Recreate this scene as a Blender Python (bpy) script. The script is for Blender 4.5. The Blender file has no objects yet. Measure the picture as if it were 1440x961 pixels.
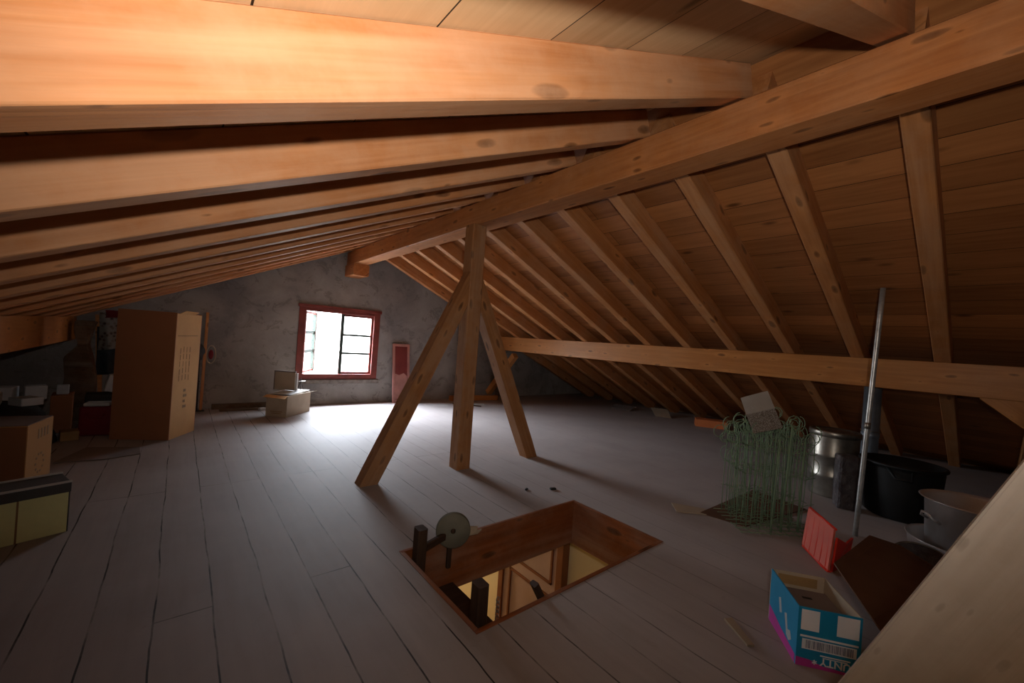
import bpy, bmesh, math, random
from mathutils import Vector, Matrix
random.seed(7)
C = bpy.context.scene.collection
sc = bpy.context.scene

# ------------------------------------------------------------------ camera
F, YAW, PIT, ROL = 564.56, 0.69122, 0.00079, 0.07154
CAMZ = 1.30
cd = bpy.data.cameras.new('camera'); cam = bpy.data.objects.new('camera', cd); C.objects.link(cam)
cd.sensor_width = 36; cd.lens = 36 * F / 1440; cd.clip_start = 0.02
cy, sy, cp, sp = math.cos(YAW), math.sin(YAW), math.cos(PIT), math.sin(PIT)
fw = Vector((sy*cp, cy*cp, sp)); rt = Vector((cy, -sy, 0)); up = rt.cross(fw)
c_, s_ = math.cos(ROL), math.sin(ROL)
r2 = c_*rt + s_*up; u2 = -s_*rt + c_*up
cam.matrix_world = Matrix(((r2.x, u2.x, -fw.x, 0), (r2.y, u2.y, -fw.y, 0), (r2.z, u2.z, -fw.z, CAMZ), (0, 0, 0, 1)))
sc.camera = cam
sc.view_settings.view_transform = 'Standard'; sc.view_settings.look = 'None'
sc.view_settings.gamma = 1; sc.view_settings.use_curve_mapping = False
sc.view_settings.exposure = 0
sc.cycles.use_denoising = True
sc.cycles.max_bounces = 10; sc.cycles.diffuse_bounces = 3
sc.cycles.sample_clamp_indirect = 6

# ------------------------------------------------------------------ materials
class NT:
    def __init__(s, name):
        s.m = bpy.data.materials.new(name); s.m.use_nodes = True
        s.t = s.m.node_tree; s.n = s.t.nodes; s.l = s.t.links
        s.b = s.n['Principled BSDF']
    def add(s, t, **k):
        x = s.n.new(t)
        for a, v in k.items():
            if a in x.inputs.keys(): x.inputs[a].default_value = v
            else: setattr(x, a, v)
        return x
    def link(s, a, b): s.l.new(a, b)
    def ramp(s, src, stops):
        r = s.add('ShaderNodeValToRGB'); e = r.color_ramp.elements
        while len(e) < len(stops): e.new(0.5)
        for i, (p, c) in enumerate(stops):
            e[i].position = p; e[i].color = (c, c, c, 1) if isinstance(c, (int, float)) else (*c, 1)
        s.link(src, r.inputs[0]); return r.outputs[0]
    def mix(s, fac, a, b, mode='MIX'):
        x = s.add('ShaderNodeMix'); x.data_type = 'RGBA'; x.blend_type = mode
        for i, v in ((0, fac), (6, a), (7, b)):
            if hasattr(v, 'is_linked'): s.link(v, x.inputs[i])
            else: x.inputs[i].default_value = v if i == 0 else (*v, 1)
        return x.outputs[2]
    def noise(s, vec, scale, detail=4, rough=0.55, dist=0):
        x = s.add('ShaderNodeTexNoise', Scale=scale, Detail=detail, Roughness=rough, Distortion=dist)
        if vec: s.link(vec, x.inputs['Vector'])
        return x.outputs['Fac']
    def coords(s, scale=(1, 1, 1), rnd=40.0, kind='Object'):
        tc = s.add('ShaderNodeTexCoord'); oi = s.add('ShaderNodeObjectInfo')
        mu = s.add('ShaderNodeMath', operation='MULTIPLY'); s.link(oi.outputs['Random'], mu.inputs[0]); mu.inputs[1].default_value = rnd
        ad = s.add('ShaderNodeVectorMath', operation='ADD'); s.link(tc.outputs[kind], ad.inputs[0]); s.link(mu.outputs[0], ad.inputs[1])
        mp = s.add('ShaderNodeMapping'); mp.inputs['Scale'].default_value = scale; s.link(ad.outputs[0], mp.inputs[0])
        return ad.outputs[0], mp.outputs[0]
    def bump(s, h, strength=0.3, dist=0.01):
        b = s.add('ShaderNodeBump', Strength=strength, Distance=dist); s.link(h, b.inputs['Height']); s.link(b.outputs[0], s.b.inputs['Normal'])
    def col(s, c):
        if hasattr(c, 'is_linked'): s.link(c, s.b.inputs['Base Color'])
        else: s.b.inputs['Base Color'].default_value = (*c, 1)

def wood(name, light, dark, rough=0.5, dust=0.25, knots=1.0, dustcol=(0.42, 0.36, 0.29), coat=0.0, kscale=1.0):
    """timber whose grain runs along the object's local X"""
    m = NT(name)
    raw, g = m.coords((0.9, 16, 16))
    f1 = m.noise(g, 1.6, 5, 0.6, 0.6)
    mp2 = m.add('ShaderNodeMapping'); mp2.inputs['Scale'].default_value = (2.0, 70, 70); m.link(raw, mp2.inputs[0])
    f2 = m.noise(mp2.outputs[0], 1.0, 3)
    base = m.mix(m.ramp(f1, [(0.3, 0.0), (0.72, 1.0)]), light, dark)
    base = m.mix(m.ramp(f2, [(0.45, 0.0), (0.75, 0.35)]), base, dark)
    # knots
    mp3 = m.add('ShaderNodeMapping'); mp3.inputs['Scale'].default_value = (1.7*kscale, 5.0*kscale, 5.0*kscale); m.link(raw, mp3.inputs[0])
    sp3 = m.add('ShaderNodeSeparateXYZ'); m.link(mp3.outputs[0], sp3.inputs[0]); a3 = m.add('ShaderNodeMath', operation='ADD')
    m.link(sp3.outputs['Y'], a3.inputs[0]); m.link(sp3.outputs['Z'], a3.inputs[1]); c3 = m.add('ShaderNodeCombineXYZ'); m.link(sp3.outputs['X'], c3.inputs['X']); m.link(a3.outputs[0], c3.inputs['Y'])
    wv = m.add('ShaderNodeTexNoise', Scale=3.0, Detail=2); m.link(c3.outputs[0], wv.inputs['Vector'])
    w3 = m.add('ShaderNodeVectorMath', operation='MULTIPLY_ADD'); m.link(wv.outputs['Color'], w3.inputs[0]); w3.inputs[1].default_value = (0.12, 0.12, 0); m.link(c3.outputs[0], w3.inputs[2])
    v = m.add('ShaderNodeTexVoronoi', Scale=1.0); v.voronoi_dimensions = '2D'; m.link(w3.outputs[0], v.inputs['Vector'])
    cs = m.add('ShaderNodeSeparateColor'); m.link(v.outputs['Color'], cs.inputs[0])
    dd = m.add('ShaderNodeMath', operation='MULTIPLY_ADD'); m.link(cs.outputs[0], dd.inputs[0]); dd.inputs[1].default_value = 0.13; m.link(v.outputs['Distance'], dd.inputs[2])
    vd = dd.outputs[0]
    kn = m.ramp(vd, [(0.06, 0.9*knots), (0.12, 0.65*knots), (0.155, 0.0)])
    halo = m.ramp(vd, [(0.15, 0.5*knots), (0.34, 0.0)])
    base = m.mix(halo, base, tuple(min(1, x*1.15) for x in light))
    base = m.mix(kn, base, tuple(x*0.4 for x in dark))
    # dust, pale scuffs
    d = m.noise(raw, 2.3, 6, 0.7)
    base = m.mix(m.ramp(d, [(0.42, 0.0), (0.62, dust)]), base, dustcol)
    d2 = m.noise(g, 0.35, 4, 0.6, 0.3)
    base = m.mix(m.ramp(d2, [(0.55, 0.0), (0.68, dust*0.9)]), base, tuple(min(1, x*1.25) for x in dustcol))
    m.col(base)
    m.b.inputs['Roughness'].default_value = rough
    m.b.inputs['Specular IOR Level'].default_value = 0.22
    m.b.inputs['Coat Weight'].default_value = coat; m.b.inputs['Coat Roughness'].default_value = 0.32
    m.bump(f2, 0.25, 0.004)
    return m.m

def boards(name, light, dark, width, rough=0.6, gap=(0.02, 0.012, 0.006), length=3.2, mortar=0.006):
    """boarding in the object's XY plane, boards along X"""
    m = NT(name)
    tc = m.add('ShaderNodeTexCoord'); raw = tc.outputs['Object']
    wob = m.add('ShaderNodeTexNoise', Scale=1.2, Detail=3); m.link(raw, wob.inputs['Vector'])
    sb = m.add('ShaderNodeVectorMath', operation='MULTIPLY_ADD'); m.link(wob.outputs['Color'], sb.inputs[0]); sb.inputs[1].default_value = (0.0, 0.02, 0); m.link(raw, sb.inputs[2])
    br = m.add('ShaderNodeTexBrick', Scale=1.0); br.offset = 0.37; br.offset_frequency = 2; br.squash = 1
    br.inputs['Mortar Size'].default_value = mortar; br.inputs['Mortar Smooth'].default_value = 0.3
    br.inputs['Brick Width'].default_value = length; br.inputs['Row Height'].default_value = width
    br.inputs['Color1'].default_value = (0, 0, 0, 1); br.inputs['Color2'].default_value = (1, 1, 1, 1); br.inputs['Mortar'].default_value = (0, 0, 0, 1)
    m.link(sb.outputs[0], br.inputs['Vector'])
    mp = m.add('ShaderNodeMapping'); mp.inputs['Scale'].default_value = (1.0, 14, 14); m.link(raw, mp.inputs[0])
    f1 = m.noise(mp.outputs[0], 1.4, 5, 0.6, 0.7)
    tint = m.mix(m.ramp(f1, [(0.32, 0.0), (0.7, 1.0)]), light, dark)
    tint = m.mix(0.45, tint, m.mix(br.outputs['Color'], tuple(x*0.55 for x in dark), tuple(min(1, x*1.1) for x in light)))
    mp3 = m.add('ShaderNodeMapping'); mp3.inputs['Scale'].default_value = (2.2, 6, 6); m.link(raw, mp3.inputs[0])
    v = m.add('ShaderNodeTexVoronoi', Scale=1.0); m.link(mp3.outputs[0], v.inputs['Vector'])
    kn = m.ramp(v.outputs['Distance'], [(0.06, 0.85), (0.17, 0.0)])
    tint = m.mix(kn, tint, tuple(x*0.35 for x in dark))
    m.col(m.mix(br.outputs['Fac'], tint, gap))
    m.b.inputs['Roughness'].default_value = rough; m.b.inputs['Specular IOR Level'].default_value = 0.3
    m.bump(br.outputs['Fac'], -0.4, 0.01) if False else None
    return m.m

def plain(name, c, rough=0.6, metal=0.0, var=0.25, scale=6.0, spec=0.4, bump=0.0, emis=0):
    m = NT(name); raw, _ = m.coords()
    f = m.noise(raw, scale, 5, 0.6)
    m.col(m.mix(m.ramp(f, [(0.3, 0.0), (0.7, 1.0)]), c, tuple(x*(1-var) for x in c)))
    m.b.inputs['Roughness'].default_value = rough; m.b.inputs['Metallic'].default_value = metal
    m.b.inputs['Specular IOR Level'].default_value = spec
    if bump: m.bump(f, bump, 0.01)
    return m.m

def plaster():
    m = NT('cement plaster'); raw, _ = m.coords(rnd=0)
    a = m.noise(raw, 1.1, 6, 0.62, 0.4); b = m.noise(raw, 4.5, 6, 0.7, 0.8); c = m.noise(raw, 22, 4, 0.6)
    base = m.mix(m.ramp(a, [(0.35, 0.0), (0.65, 1.0)]), (0.20, 0.18, 0.172), (0.35, 0.315, 0.285))
    base = m.mix(m.ramp(b, [(0.40, 0.0), (0.56, 0.0), (0.60, 0.6), (0.64, 0.15), (0.8, 0.0)]), base, (0.13, 0.11, 0.105))
    base = m.mix(m.ramp(b, [(0.28, 0.4), (0.42, 0.0)]), base, (0.40, 0.365, 0.335))
    m.col(base); m.b.inputs['Roughness'].default_value = 0.92; m.b.inputs['Specular IOR Level'].default_value = 0.2
    m.bump(c, 0.35, 0.01); return m.m

def floor_mat():
    m = NT('dusty floor boards')
    tc = m.add('ShaderNodeTexCoord'); raw = tc.outputs['Object']
    # boards run along world Y: swap axes so brick rows stack along X
    sep = m.add('ShaderNodeSeparateXYZ'); m.link(raw, sep.inputs[0]); cmb = m.add('ShaderNodeCombineXYZ')
    m.link(sep.outputs['Y'], cmb.inputs['X']); m.link(sep.outputs['X'], cmb.inputs['Y'])
    wob = m.add('ShaderNodeTexNoise', Scale=1.7, Detail=4); m.link(cmb.outputs[0], wob.inputs['Vector'])
    sb = m.add('ShaderNodeVectorMath', operation='MULTIPLY_ADD'); m.link(wob.outputs['Color'], sb.inputs[0]); sb.inputs[1].default_value = (0.0, 0.035, 0); m.link(cmb.outputs[0], sb.inputs[2])
    br = m.add('ShaderNodeTexBrick', Scale=1.0); br.offset = 0.43; br.offset_frequency = 3
    br.inputs['Mortar Size'].default_value = 0.0042; br.inputs['Mortar Smooth'].default_value = 0.4
    br.inputs['Brick Width'].default_value = 3.9; br.inputs['Row Height'].default_value = 0.203
    br.inputs['Color1'].default_value = (0, 0, 0, 1); br.inputs['Color2'].default_value = (1, 1, 1, 1); br.inputs['Mortar'].default_value = (0, 0, 0, 1)
    m.link(sb.outputs[0], br.inputs['Vector'])
    mp = m.add('ShaderNodeMapping'); mp.inputs['Scale'].default_value = (14, 1.2, 1); m.link(raw, mp.inputs[0])
    g = m.noise(mp.outputs[0], 1.3, 5, 0.6, 0.5)
    base = m.mix(m.ramp(g, [(0.3, 0.0), (0.7, 1.0)]), (0.295, 0.255, 0.242), (0.225, 0.192, 0.18))
    base = m.mix(0.3, base, m.mix(br.outputs['Color'], (0.20, 0.168, 0.155), (0.34, 0.30, 0.285)))
    st = m.noise(raw, 0.9, 6, 0.6)
    base = m.mix(m.ramp(st, [(0.35, 0.0), (0.68, 0.6)]), base, (0.38, 0.345, 0.335))
    d2 = m.noise(raw, 7, 6, 0.75, 0.4)
    base = m.mix(m.ramp(d2, [(0.62, 0.0), (0.75, 0.35)]), base, (0.17, 0.14, 0.125))
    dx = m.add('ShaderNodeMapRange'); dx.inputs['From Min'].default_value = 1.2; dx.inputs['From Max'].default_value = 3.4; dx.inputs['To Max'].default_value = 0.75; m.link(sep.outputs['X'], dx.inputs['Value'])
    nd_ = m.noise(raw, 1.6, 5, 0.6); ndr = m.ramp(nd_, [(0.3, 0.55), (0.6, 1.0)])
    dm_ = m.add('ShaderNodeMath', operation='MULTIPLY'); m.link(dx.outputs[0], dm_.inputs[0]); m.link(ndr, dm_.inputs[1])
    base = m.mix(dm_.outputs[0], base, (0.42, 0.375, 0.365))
    # joints are open on the left, filled with dust towards the right
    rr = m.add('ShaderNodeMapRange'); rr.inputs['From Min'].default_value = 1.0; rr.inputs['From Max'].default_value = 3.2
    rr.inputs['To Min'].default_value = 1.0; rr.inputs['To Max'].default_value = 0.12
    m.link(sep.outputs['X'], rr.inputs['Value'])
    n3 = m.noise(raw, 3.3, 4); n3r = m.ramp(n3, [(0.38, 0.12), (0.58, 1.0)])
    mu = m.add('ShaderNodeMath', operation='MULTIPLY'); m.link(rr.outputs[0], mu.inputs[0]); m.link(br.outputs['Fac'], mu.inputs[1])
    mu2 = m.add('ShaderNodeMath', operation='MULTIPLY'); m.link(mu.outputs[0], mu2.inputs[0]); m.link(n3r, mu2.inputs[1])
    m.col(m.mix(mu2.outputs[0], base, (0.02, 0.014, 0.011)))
    m.b.inputs['Roughness'].default_value = 0.7; m.b.inputs['Specular IOR Level'].default_value = 0.3
    m.bump(d2, 0.12, 0.005)
    return m.m

M = {}
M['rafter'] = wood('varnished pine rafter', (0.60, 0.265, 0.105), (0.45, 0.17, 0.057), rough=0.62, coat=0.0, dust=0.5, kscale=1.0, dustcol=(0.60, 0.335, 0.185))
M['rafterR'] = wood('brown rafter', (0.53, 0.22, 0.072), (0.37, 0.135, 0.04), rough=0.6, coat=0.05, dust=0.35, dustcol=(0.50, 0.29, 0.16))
M['ridge'] = wood('ridge timber', (0.48, 0.185, 0.055), (0.33, 0.108, 0.03), rough=0.55, coat=0.05, dust=0.3, dustcol=(0.52, 0.27, 0.13), kscale=1.5)
M['post'] = wood('weathered post timber', (0.38, 0.17, 0.062), (0.25, 0.098, 0.033), rough=0.65, dust=0.5, kscale=1.5, dustcol=(0.36, 0.21, 0.12))
M['purlin'] = wood('purlin timber', (0.55, 0.225, 0.06), (0.40, 0.145, 0.036), rough=0.5, coat=0.1, dust=0.2, kscale=1.4, dustcol=(0.50, 0.26, 0.11))
M['dark_timber'] = wood('dark timber', (0.12, 0.06, 0.025), (0.06, 0.03, 0.014), rough=0.7, dust=0.2)
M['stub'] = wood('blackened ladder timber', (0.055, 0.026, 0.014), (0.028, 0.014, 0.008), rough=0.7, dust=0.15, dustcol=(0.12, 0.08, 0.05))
M['lining'] = wood('red brown lining board', (0.25, 0.075, 0.022), (0.16, 0.042, 0.012), rough=0.45, coat=0.2, dust=0.15)
M['plank'] = wood('pale dusty plank', (0.34, 0.30, 0.25), (0.29, 0.25, 0.20), rough=0.75, dust=0.6, knots=0.6, kscale=3.4, dustcol=(0.38, 0.345, 0.30))
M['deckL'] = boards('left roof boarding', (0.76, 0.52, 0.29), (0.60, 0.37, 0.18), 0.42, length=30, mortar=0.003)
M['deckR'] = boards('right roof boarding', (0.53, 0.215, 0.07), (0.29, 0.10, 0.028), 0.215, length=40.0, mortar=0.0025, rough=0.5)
M['plaster'] = plaster()
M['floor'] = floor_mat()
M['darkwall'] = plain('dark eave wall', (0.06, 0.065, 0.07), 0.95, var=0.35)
M['redframe'] = plain('red brown window paint', (0.235, 0.045, 0.032), 0.55, var=0.35, scale=9)
M['greenblack'] = plain('dark green sash edge', (0.03, 0.045, 0.035), 0.6)
M['sill'] = plain('crumbled mortar sill', (0.26, 0.22, 0.19), 0.95, var=0.5, scale=14, bump=0.4)
M['card'] = plain('brown cardboard', (0.32, 0.13, 0.055), 0.85, var=0.12, scale=3)
M['cardlit'] = plain('lit brown cardboard', (0.66, 0.40, 0.17), 0.85, var=0.15, scale=3)  # lit copy of the brown cardboard, brightness put into the colour
M['cardpale'] = plain('pale cardboard', (0.46, 0.37, 0.27), 0.85, var=0.2, scale=4)
M['cardgrey'] = plain('dusty grey cardboard', (0.20, 0.16, 0.145), 0.9, var=0.2)
M['cardorange'] = plain('orange kraft cardboard', (0.46, 0.235, 0.075), 0.85, var=0.15, scale=3)
M['ink'] = plain('faded ink', (0.30, 0.19, 0.09), 0.8)
M['yelgreen'] = plain('pale yellow green card', (0.80, 0.84, 0.42), 0.8, var=0.15, scale=5)
M['lidgrey'] = plain('dark grey lid', (0.075, 0.078, 0.08), 0.7, var=0.2)
M['white'] = plain('dirty white', (0.55, 0.54, 0.52), 0.7, var=0.2)
M['foam'] = plain('grey white foam', (0.52, 0.54, 0.56), 0.8, var=0.2)
M['darkcloth'] = plain('dark cloth', (0.035, 0.032, 0.03), 0.95, var=0.4, scale=9, bump=0.5)
M['bluecloth'] = plain('blue grey cloth', (0.075, 0.085, 0.10), 0.95, var=0.4, scale=9)
M['black'] = plain('black plastic', (0.006, 0.0065, 0.007), 0.6, var=0.2)
M['blackmetal'] = plain('black metal', (0.02, 0.02, 0.022), 0.5, metal=0.3)
M['red'] = plain('red plastic', (0.80, 0.04, 0.02), 0.4, var=0.15)
M['redlight'] = plain('faded red plastic', (0.70, 0.13, 0.085), 0.45, var=0.15)
M['darkred'] = plain('dark red cloth', (0.22, 0.012, 0.02), 0.8, var=0.25)
M['pink'] = plain('faded pink paint', (0.48, 0.22, 0.18), 0.6, var=0.3)
M['wine'] = plain('wine red panel', (0.20, 0.035, 0.03), 0.5, var=0.25)
M['alu'] = plain('dull aluminium', (0.78, 0.78, 0.80), 0.36, metal=0.6, var=0.2, scale=5)
M['galv'] = plain('galvanised pipe', (0.33, 0.38, 0.44), 0.4, metal=0.55, var=0.35, scale=7)
M['tin'] = plain('tarnished tin', (0.40, 0.37, 0.32), 0.36, metal=0.85, var=0.5, scale=8, bump=0.12)
M['pole'] = plain('bare steel pole', (0.62, 0.62, 0.60), 0.35, metal=0.6, var=0.45, scale=18)
M['wire'] = plain('green coated wire', (0.23, 0.33, 0.20), 0.55, var=0.3, scale=10)
M['blue'] = plain('cyan blue print', (0.01, 0.27, 0.50), 0.5, var=0.1)
M['magenta'] = plain('magenta print', (0.55, 0.05, 0.34), 0.5, var=0.1)
M['printwhite'] = plain('white print', (0.86, 0.87, 0.90), 0.6, var=0.08)
M['bar'] = plain('bar code ink', (0.10, 0.13, 0.22), 0.6)
M['yellow'] = plain('ochre print', (0.36, 0.22, 0.09), 0.7)
M['brownsheet'] = plain('dark brown hardboard', (0.135, 0.062, 0.032), 0.75, var=0.3, scale=4)
M['brick'] = plain('orange terracotta', (0.75, 0.22, 0.07), 0.8, var=0.2)
M['cream'] = plain('cream wall paint', (0.80, 0.66, 0.40), 0.8, var=0.05, scale=2)
M['door'] = plain('pinkish varnished door', (0.52, 0.36, 0.31), 0.5, var=0.12, scale=3)
M['doorframe'] = plain('brown door frame', (0.26, 0.09, 0.035), 0.5, var=0.2)
M['pulley'] = plain('grey olive wood disc', (0.15, 0.135, 0.095), 0.75, var=0.3)
M['splinter'] = plain('torn pale wood', (0.36, 0.27, 0.18), 0.8)
M['tile'] = plain('landing floor tile', (0.35, 0.22, 0.13), 0.6, var=0.15)
def floral():
    m = NT('floral cloth'); raw, _ = m.coords()
    v = m.add('ShaderNodeTexVoronoi', Scale=22); m.link(raw, v.inputs['Vector'])
    m.col(m.ramp(v.outputs['Distance'], [(0.2, (0.08, 0.05, 0.05)), (0.4, (0.3, 0.25, 0.2)), (0.6, (0.38, 0.36, 0.32))])); return m.m
def mottled():
    m = NT('mottled paper'); raw, _ = m.coords(rnd=0)
    n = m.noise(raw, 34, 6, 0.8); g = m.add('ShaderNodeSeparateXYZ'); m.link(raw, g.inputs[0])
    lo = m.ramp(g.outputs['Y'], [(0.5, 1.0), (0.54, 0.0)])
    ink = m.ramp(n, [(0.46, 0.9), (0.56, 0.0)])
    mu = m.add('ShaderNodeMath', operation='MULTIPLY'); m.link(lo, mu.inputs[0]); m.link(ink, mu.inputs[1])
    m.col(m.mix(mu.outputs[0], (0.52, 0.46, 0.40), (0.13, 0.085, 0.05))); m.b.inputs['Roughness'].default_value = 0.8; return m.m
M['floral'] = floral(); M['mottled'] = mottled()
def plasticwrap():
    m = NT('dark wrinkled plastic wrap'); raw, _ = m.coords()
    n = m.noise(raw, 9, 6, 0.75, 1.0)
    m.col(m.mix(m.ramp(n, [(0.35, 0.0), (0.7, 1.0)]), (0.045, 0.036, 0.04), (0.12, 0.105, 0.11)))
    m.b.inputs['Roughness'].default_value = 0.25; m.bump(n, 0.9, 0.03); return m.m
M['wrap'] = plasticwrap()
def glass():
    m = NT('window glass'); m.b.inputs['Base Color'].default_value = (1, 1, 1, 1); m.b.inputs['Roughness'].default_value = 0.0
    t = m.add('ShaderNodeBsdfTransparent'); g = m.add('ShaderNodeBsdfGlossy', Roughness=0.02); x = m.add('ShaderNodeMixShader'); x.inputs[0].default_value = 0.06
    m.link(t.outputs[0], x.inputs[1]); m.link(g.outputs[0], x.inputs[2]); m.link(x.outputs[0], m.n['Material Output'].inputs['Surface']); return m.m
M['glass'] = glass()

# ------------------------------------------------------------------ mesh helpers
def obj(name, bm, mat, parent=None, smooth=False, label=None):
    me = bpy.data.meshes.new(name)
    bmesh.ops.recalc_face_normals(bm, faces=bm.faces)
    bm.to_mesh(me); bm.free()
    for m in (mat if isinstance(mat, (list, tuple)) else [mat]): me.materials.append(m)
    if smooth:
        for p in me.polygons: p.use_smooth = True
    o = bpy.data.objects.new(name, me); C.objects.link(o)
    if parent: o.parent = parent
    if label: o['label'] = label
    return o
def tag(o, label, cat, group=None, kind=None):
    o['label'] = label; o['category'] = cat
    if group: o['group'] = group
    if kind: o['kind'] = kind
    return o
def thing(name, label, cat, loc=(0, 0, 0), rz=0, group=None):
    o = bpy.data.objects.new(name, None); C.objects.link(o); o.location = loc; o.rotation_euler = (0, 0, rz)
    o.empty_display_size = 0.1
    return tag(o, label, cat, group)
def struct(name, bm, mat, label=None, parent=None):
    o = obj(name, bm, mat, parent)
    if not parent: o['kind'] = 'structure'; o['label'] = label or name; o['category'] = name.split('_')[0].split('.')[0]
    return o
def box(bm, x0, x1, y0, y1, z0, z1, mi=0, bev=0.0, M4=None):
    r = bmesh.ops.create_cube(bm, size=1); vs = r['verts']
    bmesh.ops.scale(bm, vec=(x1-x0, y1-y0, z1-z0), verts=vs); bmesh.ops.translate(bm, vec=((x0+x1)/2, (y0+y1)/2, (z0+z1)/2), verts=vs)
    fs = {f for v in vs for f in v.link_faces}
    for f in fs: f.material_index = mi
    if bev:
        es = {e for v in vs for e in v.link_edges}
        rr = bmesh.ops.bevel(bm, geom=list(es), offset=bev, segments=2, affect='EDGES', profile=0.6)
        vs = list({v for f in rr['faces'] for v in f.verts} | {v for v in vs if v.is_valid})
    if M4 is not None: bmesh.ops.transform(bm, matrix=M4, verts=vs)
    return bm
def B(*a, **k): return box(bmesh.new(), *a, **k)
def prism(bm, pts, axis, a, b, mi=0):
    """polygon pts (2D) extruded along axis from a to b"""
    def P(u, v, w): return {'X': (w, u, v), 'Y': (u, w, v), 'Z': (u, v, w)}[axis]
    lo = [bm.verts.new(P(u, v, a)) for u, v in pts]; hi = [bm.verts.new(P(u, v, b)) for u, v in pts]
    n = len(pts); fs = [bm.faces.new(lo), bm.faces.new(hi)]
    for i in range(n): fs.append(bm.faces.new((lo[i], lo[(i+1) % n], hi[(i+1) % n], hi[i])))
    for f in fs: f.material_index = mi
    return bm
def slab(bm, pts, thick, mi=0):
    """3D planar polygon given thickness along its normal (one-sided)"""
    P = [Vector(p) for p in pts]; n = (P[1]-P[0]).cross(P[2]-P[0]).normalized()*thick
    lo = [bm.verts.new(p) for p in P]; hi = [bm.verts.new(p+n) for p in P]; k = len(P)
    fs = [bm.faces.new(lo), bm.faces.new(hi[::-1])]
    for i in range(k): fs.append(bm.faces.new((lo[i], lo[(i+1) % k], hi[(i+1) % k], hi[i])))
    for f in fs: f.material_index = mi
    return bm
def tube(bm, pts, r, seg=6, closed=False, mi=0, caps=True):
    pts = [Vector(p) for p in pts]; n = len(pts); rings = []
    prev = None
    for i, p in enumerate(pts):
        a = pts[(i-1) % n] if (closed or i > 0) else p; b = pts[(i+1) % n] if (closed or i < n-1) else p
        d = (b-a).normalized()
        ref = prev if prev is not None else (Vector((0, 0, 1)) if abs(d.z) < 0.9 else Vector((1, 0, 0)))
        u = ref - d*ref.dot(d)
        if u.length < 1e-5: u = Vector((0, 1, 0)).cross(d)
        u.normalize(); prev = u; v = d.cross(u)
        rr = r[i] if isinstance(r, (list, tuple)) else r
        rings.append([bm.verts.new(p + (u*math.cos(2*math.pi*k/seg) + v*math.sin(2*math.pi*k/seg))*rr) for k in range(seg)])
    for i in range(n if closed else n-1):
        A, Bq = rings[i], rings[(i+1) % n]
        for k in range(seg):
            f = bm.faces.new((A[k], A[(k+1) % seg], Bq[(k+1) % seg], Bq[k])); f.material_index = mi; f.smooth = True
    if not closed and caps:
        for R in (rings[0], rings[-1]): bm.faces.new(R).material_index = mi
    return bm
def lathe(bm, prof, seg=40, cap0=False, cap1=False, cx=0, cy=0, sx=1, sy=1, mi=0):
    rings = []
    for r, z in prof: rings.append([bm.verts.new((cx+r*sx*math.cos(2*math.pi*k/seg), cy+r*sy*math.sin(2*math.pi*k/seg), z)) for k in range(seg)])
    for A, Bq in zip(rings, rings[1:]):
        for k in range(seg):
            f = bm.faces.new((A[k], A[(k+1) % seg], Bq[(k+1) % seg], Bq[k])); f.smooth = True; f.material_index = mi
    if cap0: bm.faces.new(rings[0][::-1])
    if cap1: bm.faces.new(rings[-1])
    return bm
def purlin_mesh(name, xa, xb, y0, y1, z0, ztop, mat, lab):
    cx, cyy, cz = (xa+xb)/2, (y0+y1)/2, 1.2
    bm = bmesh.new(); prism(bm, [(-(x-cx), z-cz) for x, z in ((xa, z0), (xb, z0), (xb, ztop(xb)), (xa, ztop(xa)))], 'X', y0-cyy, y1-cyy)
    bmesh.ops.bevel(bm, geom=bm.edges[:], offset=0.006, segments=1, affect='EDGES')
    o = obj(name, bm, mat); o.location = (cx, cyy, cz); o.rotation_euler = (0, 0, math.pi/2)
    return tag(o, lab, 'beam')
def beam(name, p0, p1, w, d, mat, updir=(0, 0, 1), parent=None, bev=0.006, ends=None):
    """squared timber from p0 to p1 (centre line); w across, d along updir. local X is the length"""
    p0, p1 = Vector(p0), Vector(p1); X = (p1-p0).normalized(); Z = Vector(updir); Z = (Z - X*Z.dot(X)).normalized(); Y = Z.cross(X)
    L = (p1-p0).length; bm = bmesh.new()
    n = max(2, int(L/0.5)); rnd = random.Random(hash(name) % 1000 + int(L*100))
    rings = []
    for i in range(n+1):
        x = -L/2 + L*i/n; j = lambda: rnd.uniform(-0.0015, 0.0015)
        b = bev
        ring = []
        for (sy_, sz_) in ((-1, -1), (1, -1), (1, 1), (-1, 1)):
            for k in ((0, 1) if sy_*sz_ > 0 else (1, 0)):
                yy = sy_*(w/2 - (b if k == 1 else 0)) + j(); zz = sz_*(d/2 - (b if k == 0 else 0)) + j()
                ring.append(bm.verts.new((x, yy, zz)))
        rings.append(ring)
    for A, Q in zip(rings, rings[1:]):
        for k in range(8): bm.faces.new((A[k], A[(k+1) % 8], Q[(k+1) % 8], Q[k]))
    bm.faces.new(rings[0]); bm.faces.new(rings[-1])
    o = obj(name, bm, mat, parent)
    mid = (p0+p1)/2
    o.matrix_world = Matrix(((X.x, Y.x, Z.x, mid.x), (X.y, Y.y, Z.y, mid.y), (X.z, Y.z, Z.z, mid.z), (0, 0, 0, 1)))
    return o

# ------------------------------------------------------------------ roof geometry
XR, ZR, T = 2.356, 2.739, math.tan(math.radians(24.2))
CT = math.cos(math.atan(T)); RD = 0.17            # rafter depth
YW, YB = 7.37, -2.2                                # gable wall, wall behind
XL = -2.9
def zb(x, off=0): return ZR - T*abs(XR-x) + off/CT  # underside of rafters (+off normal distance)

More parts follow.
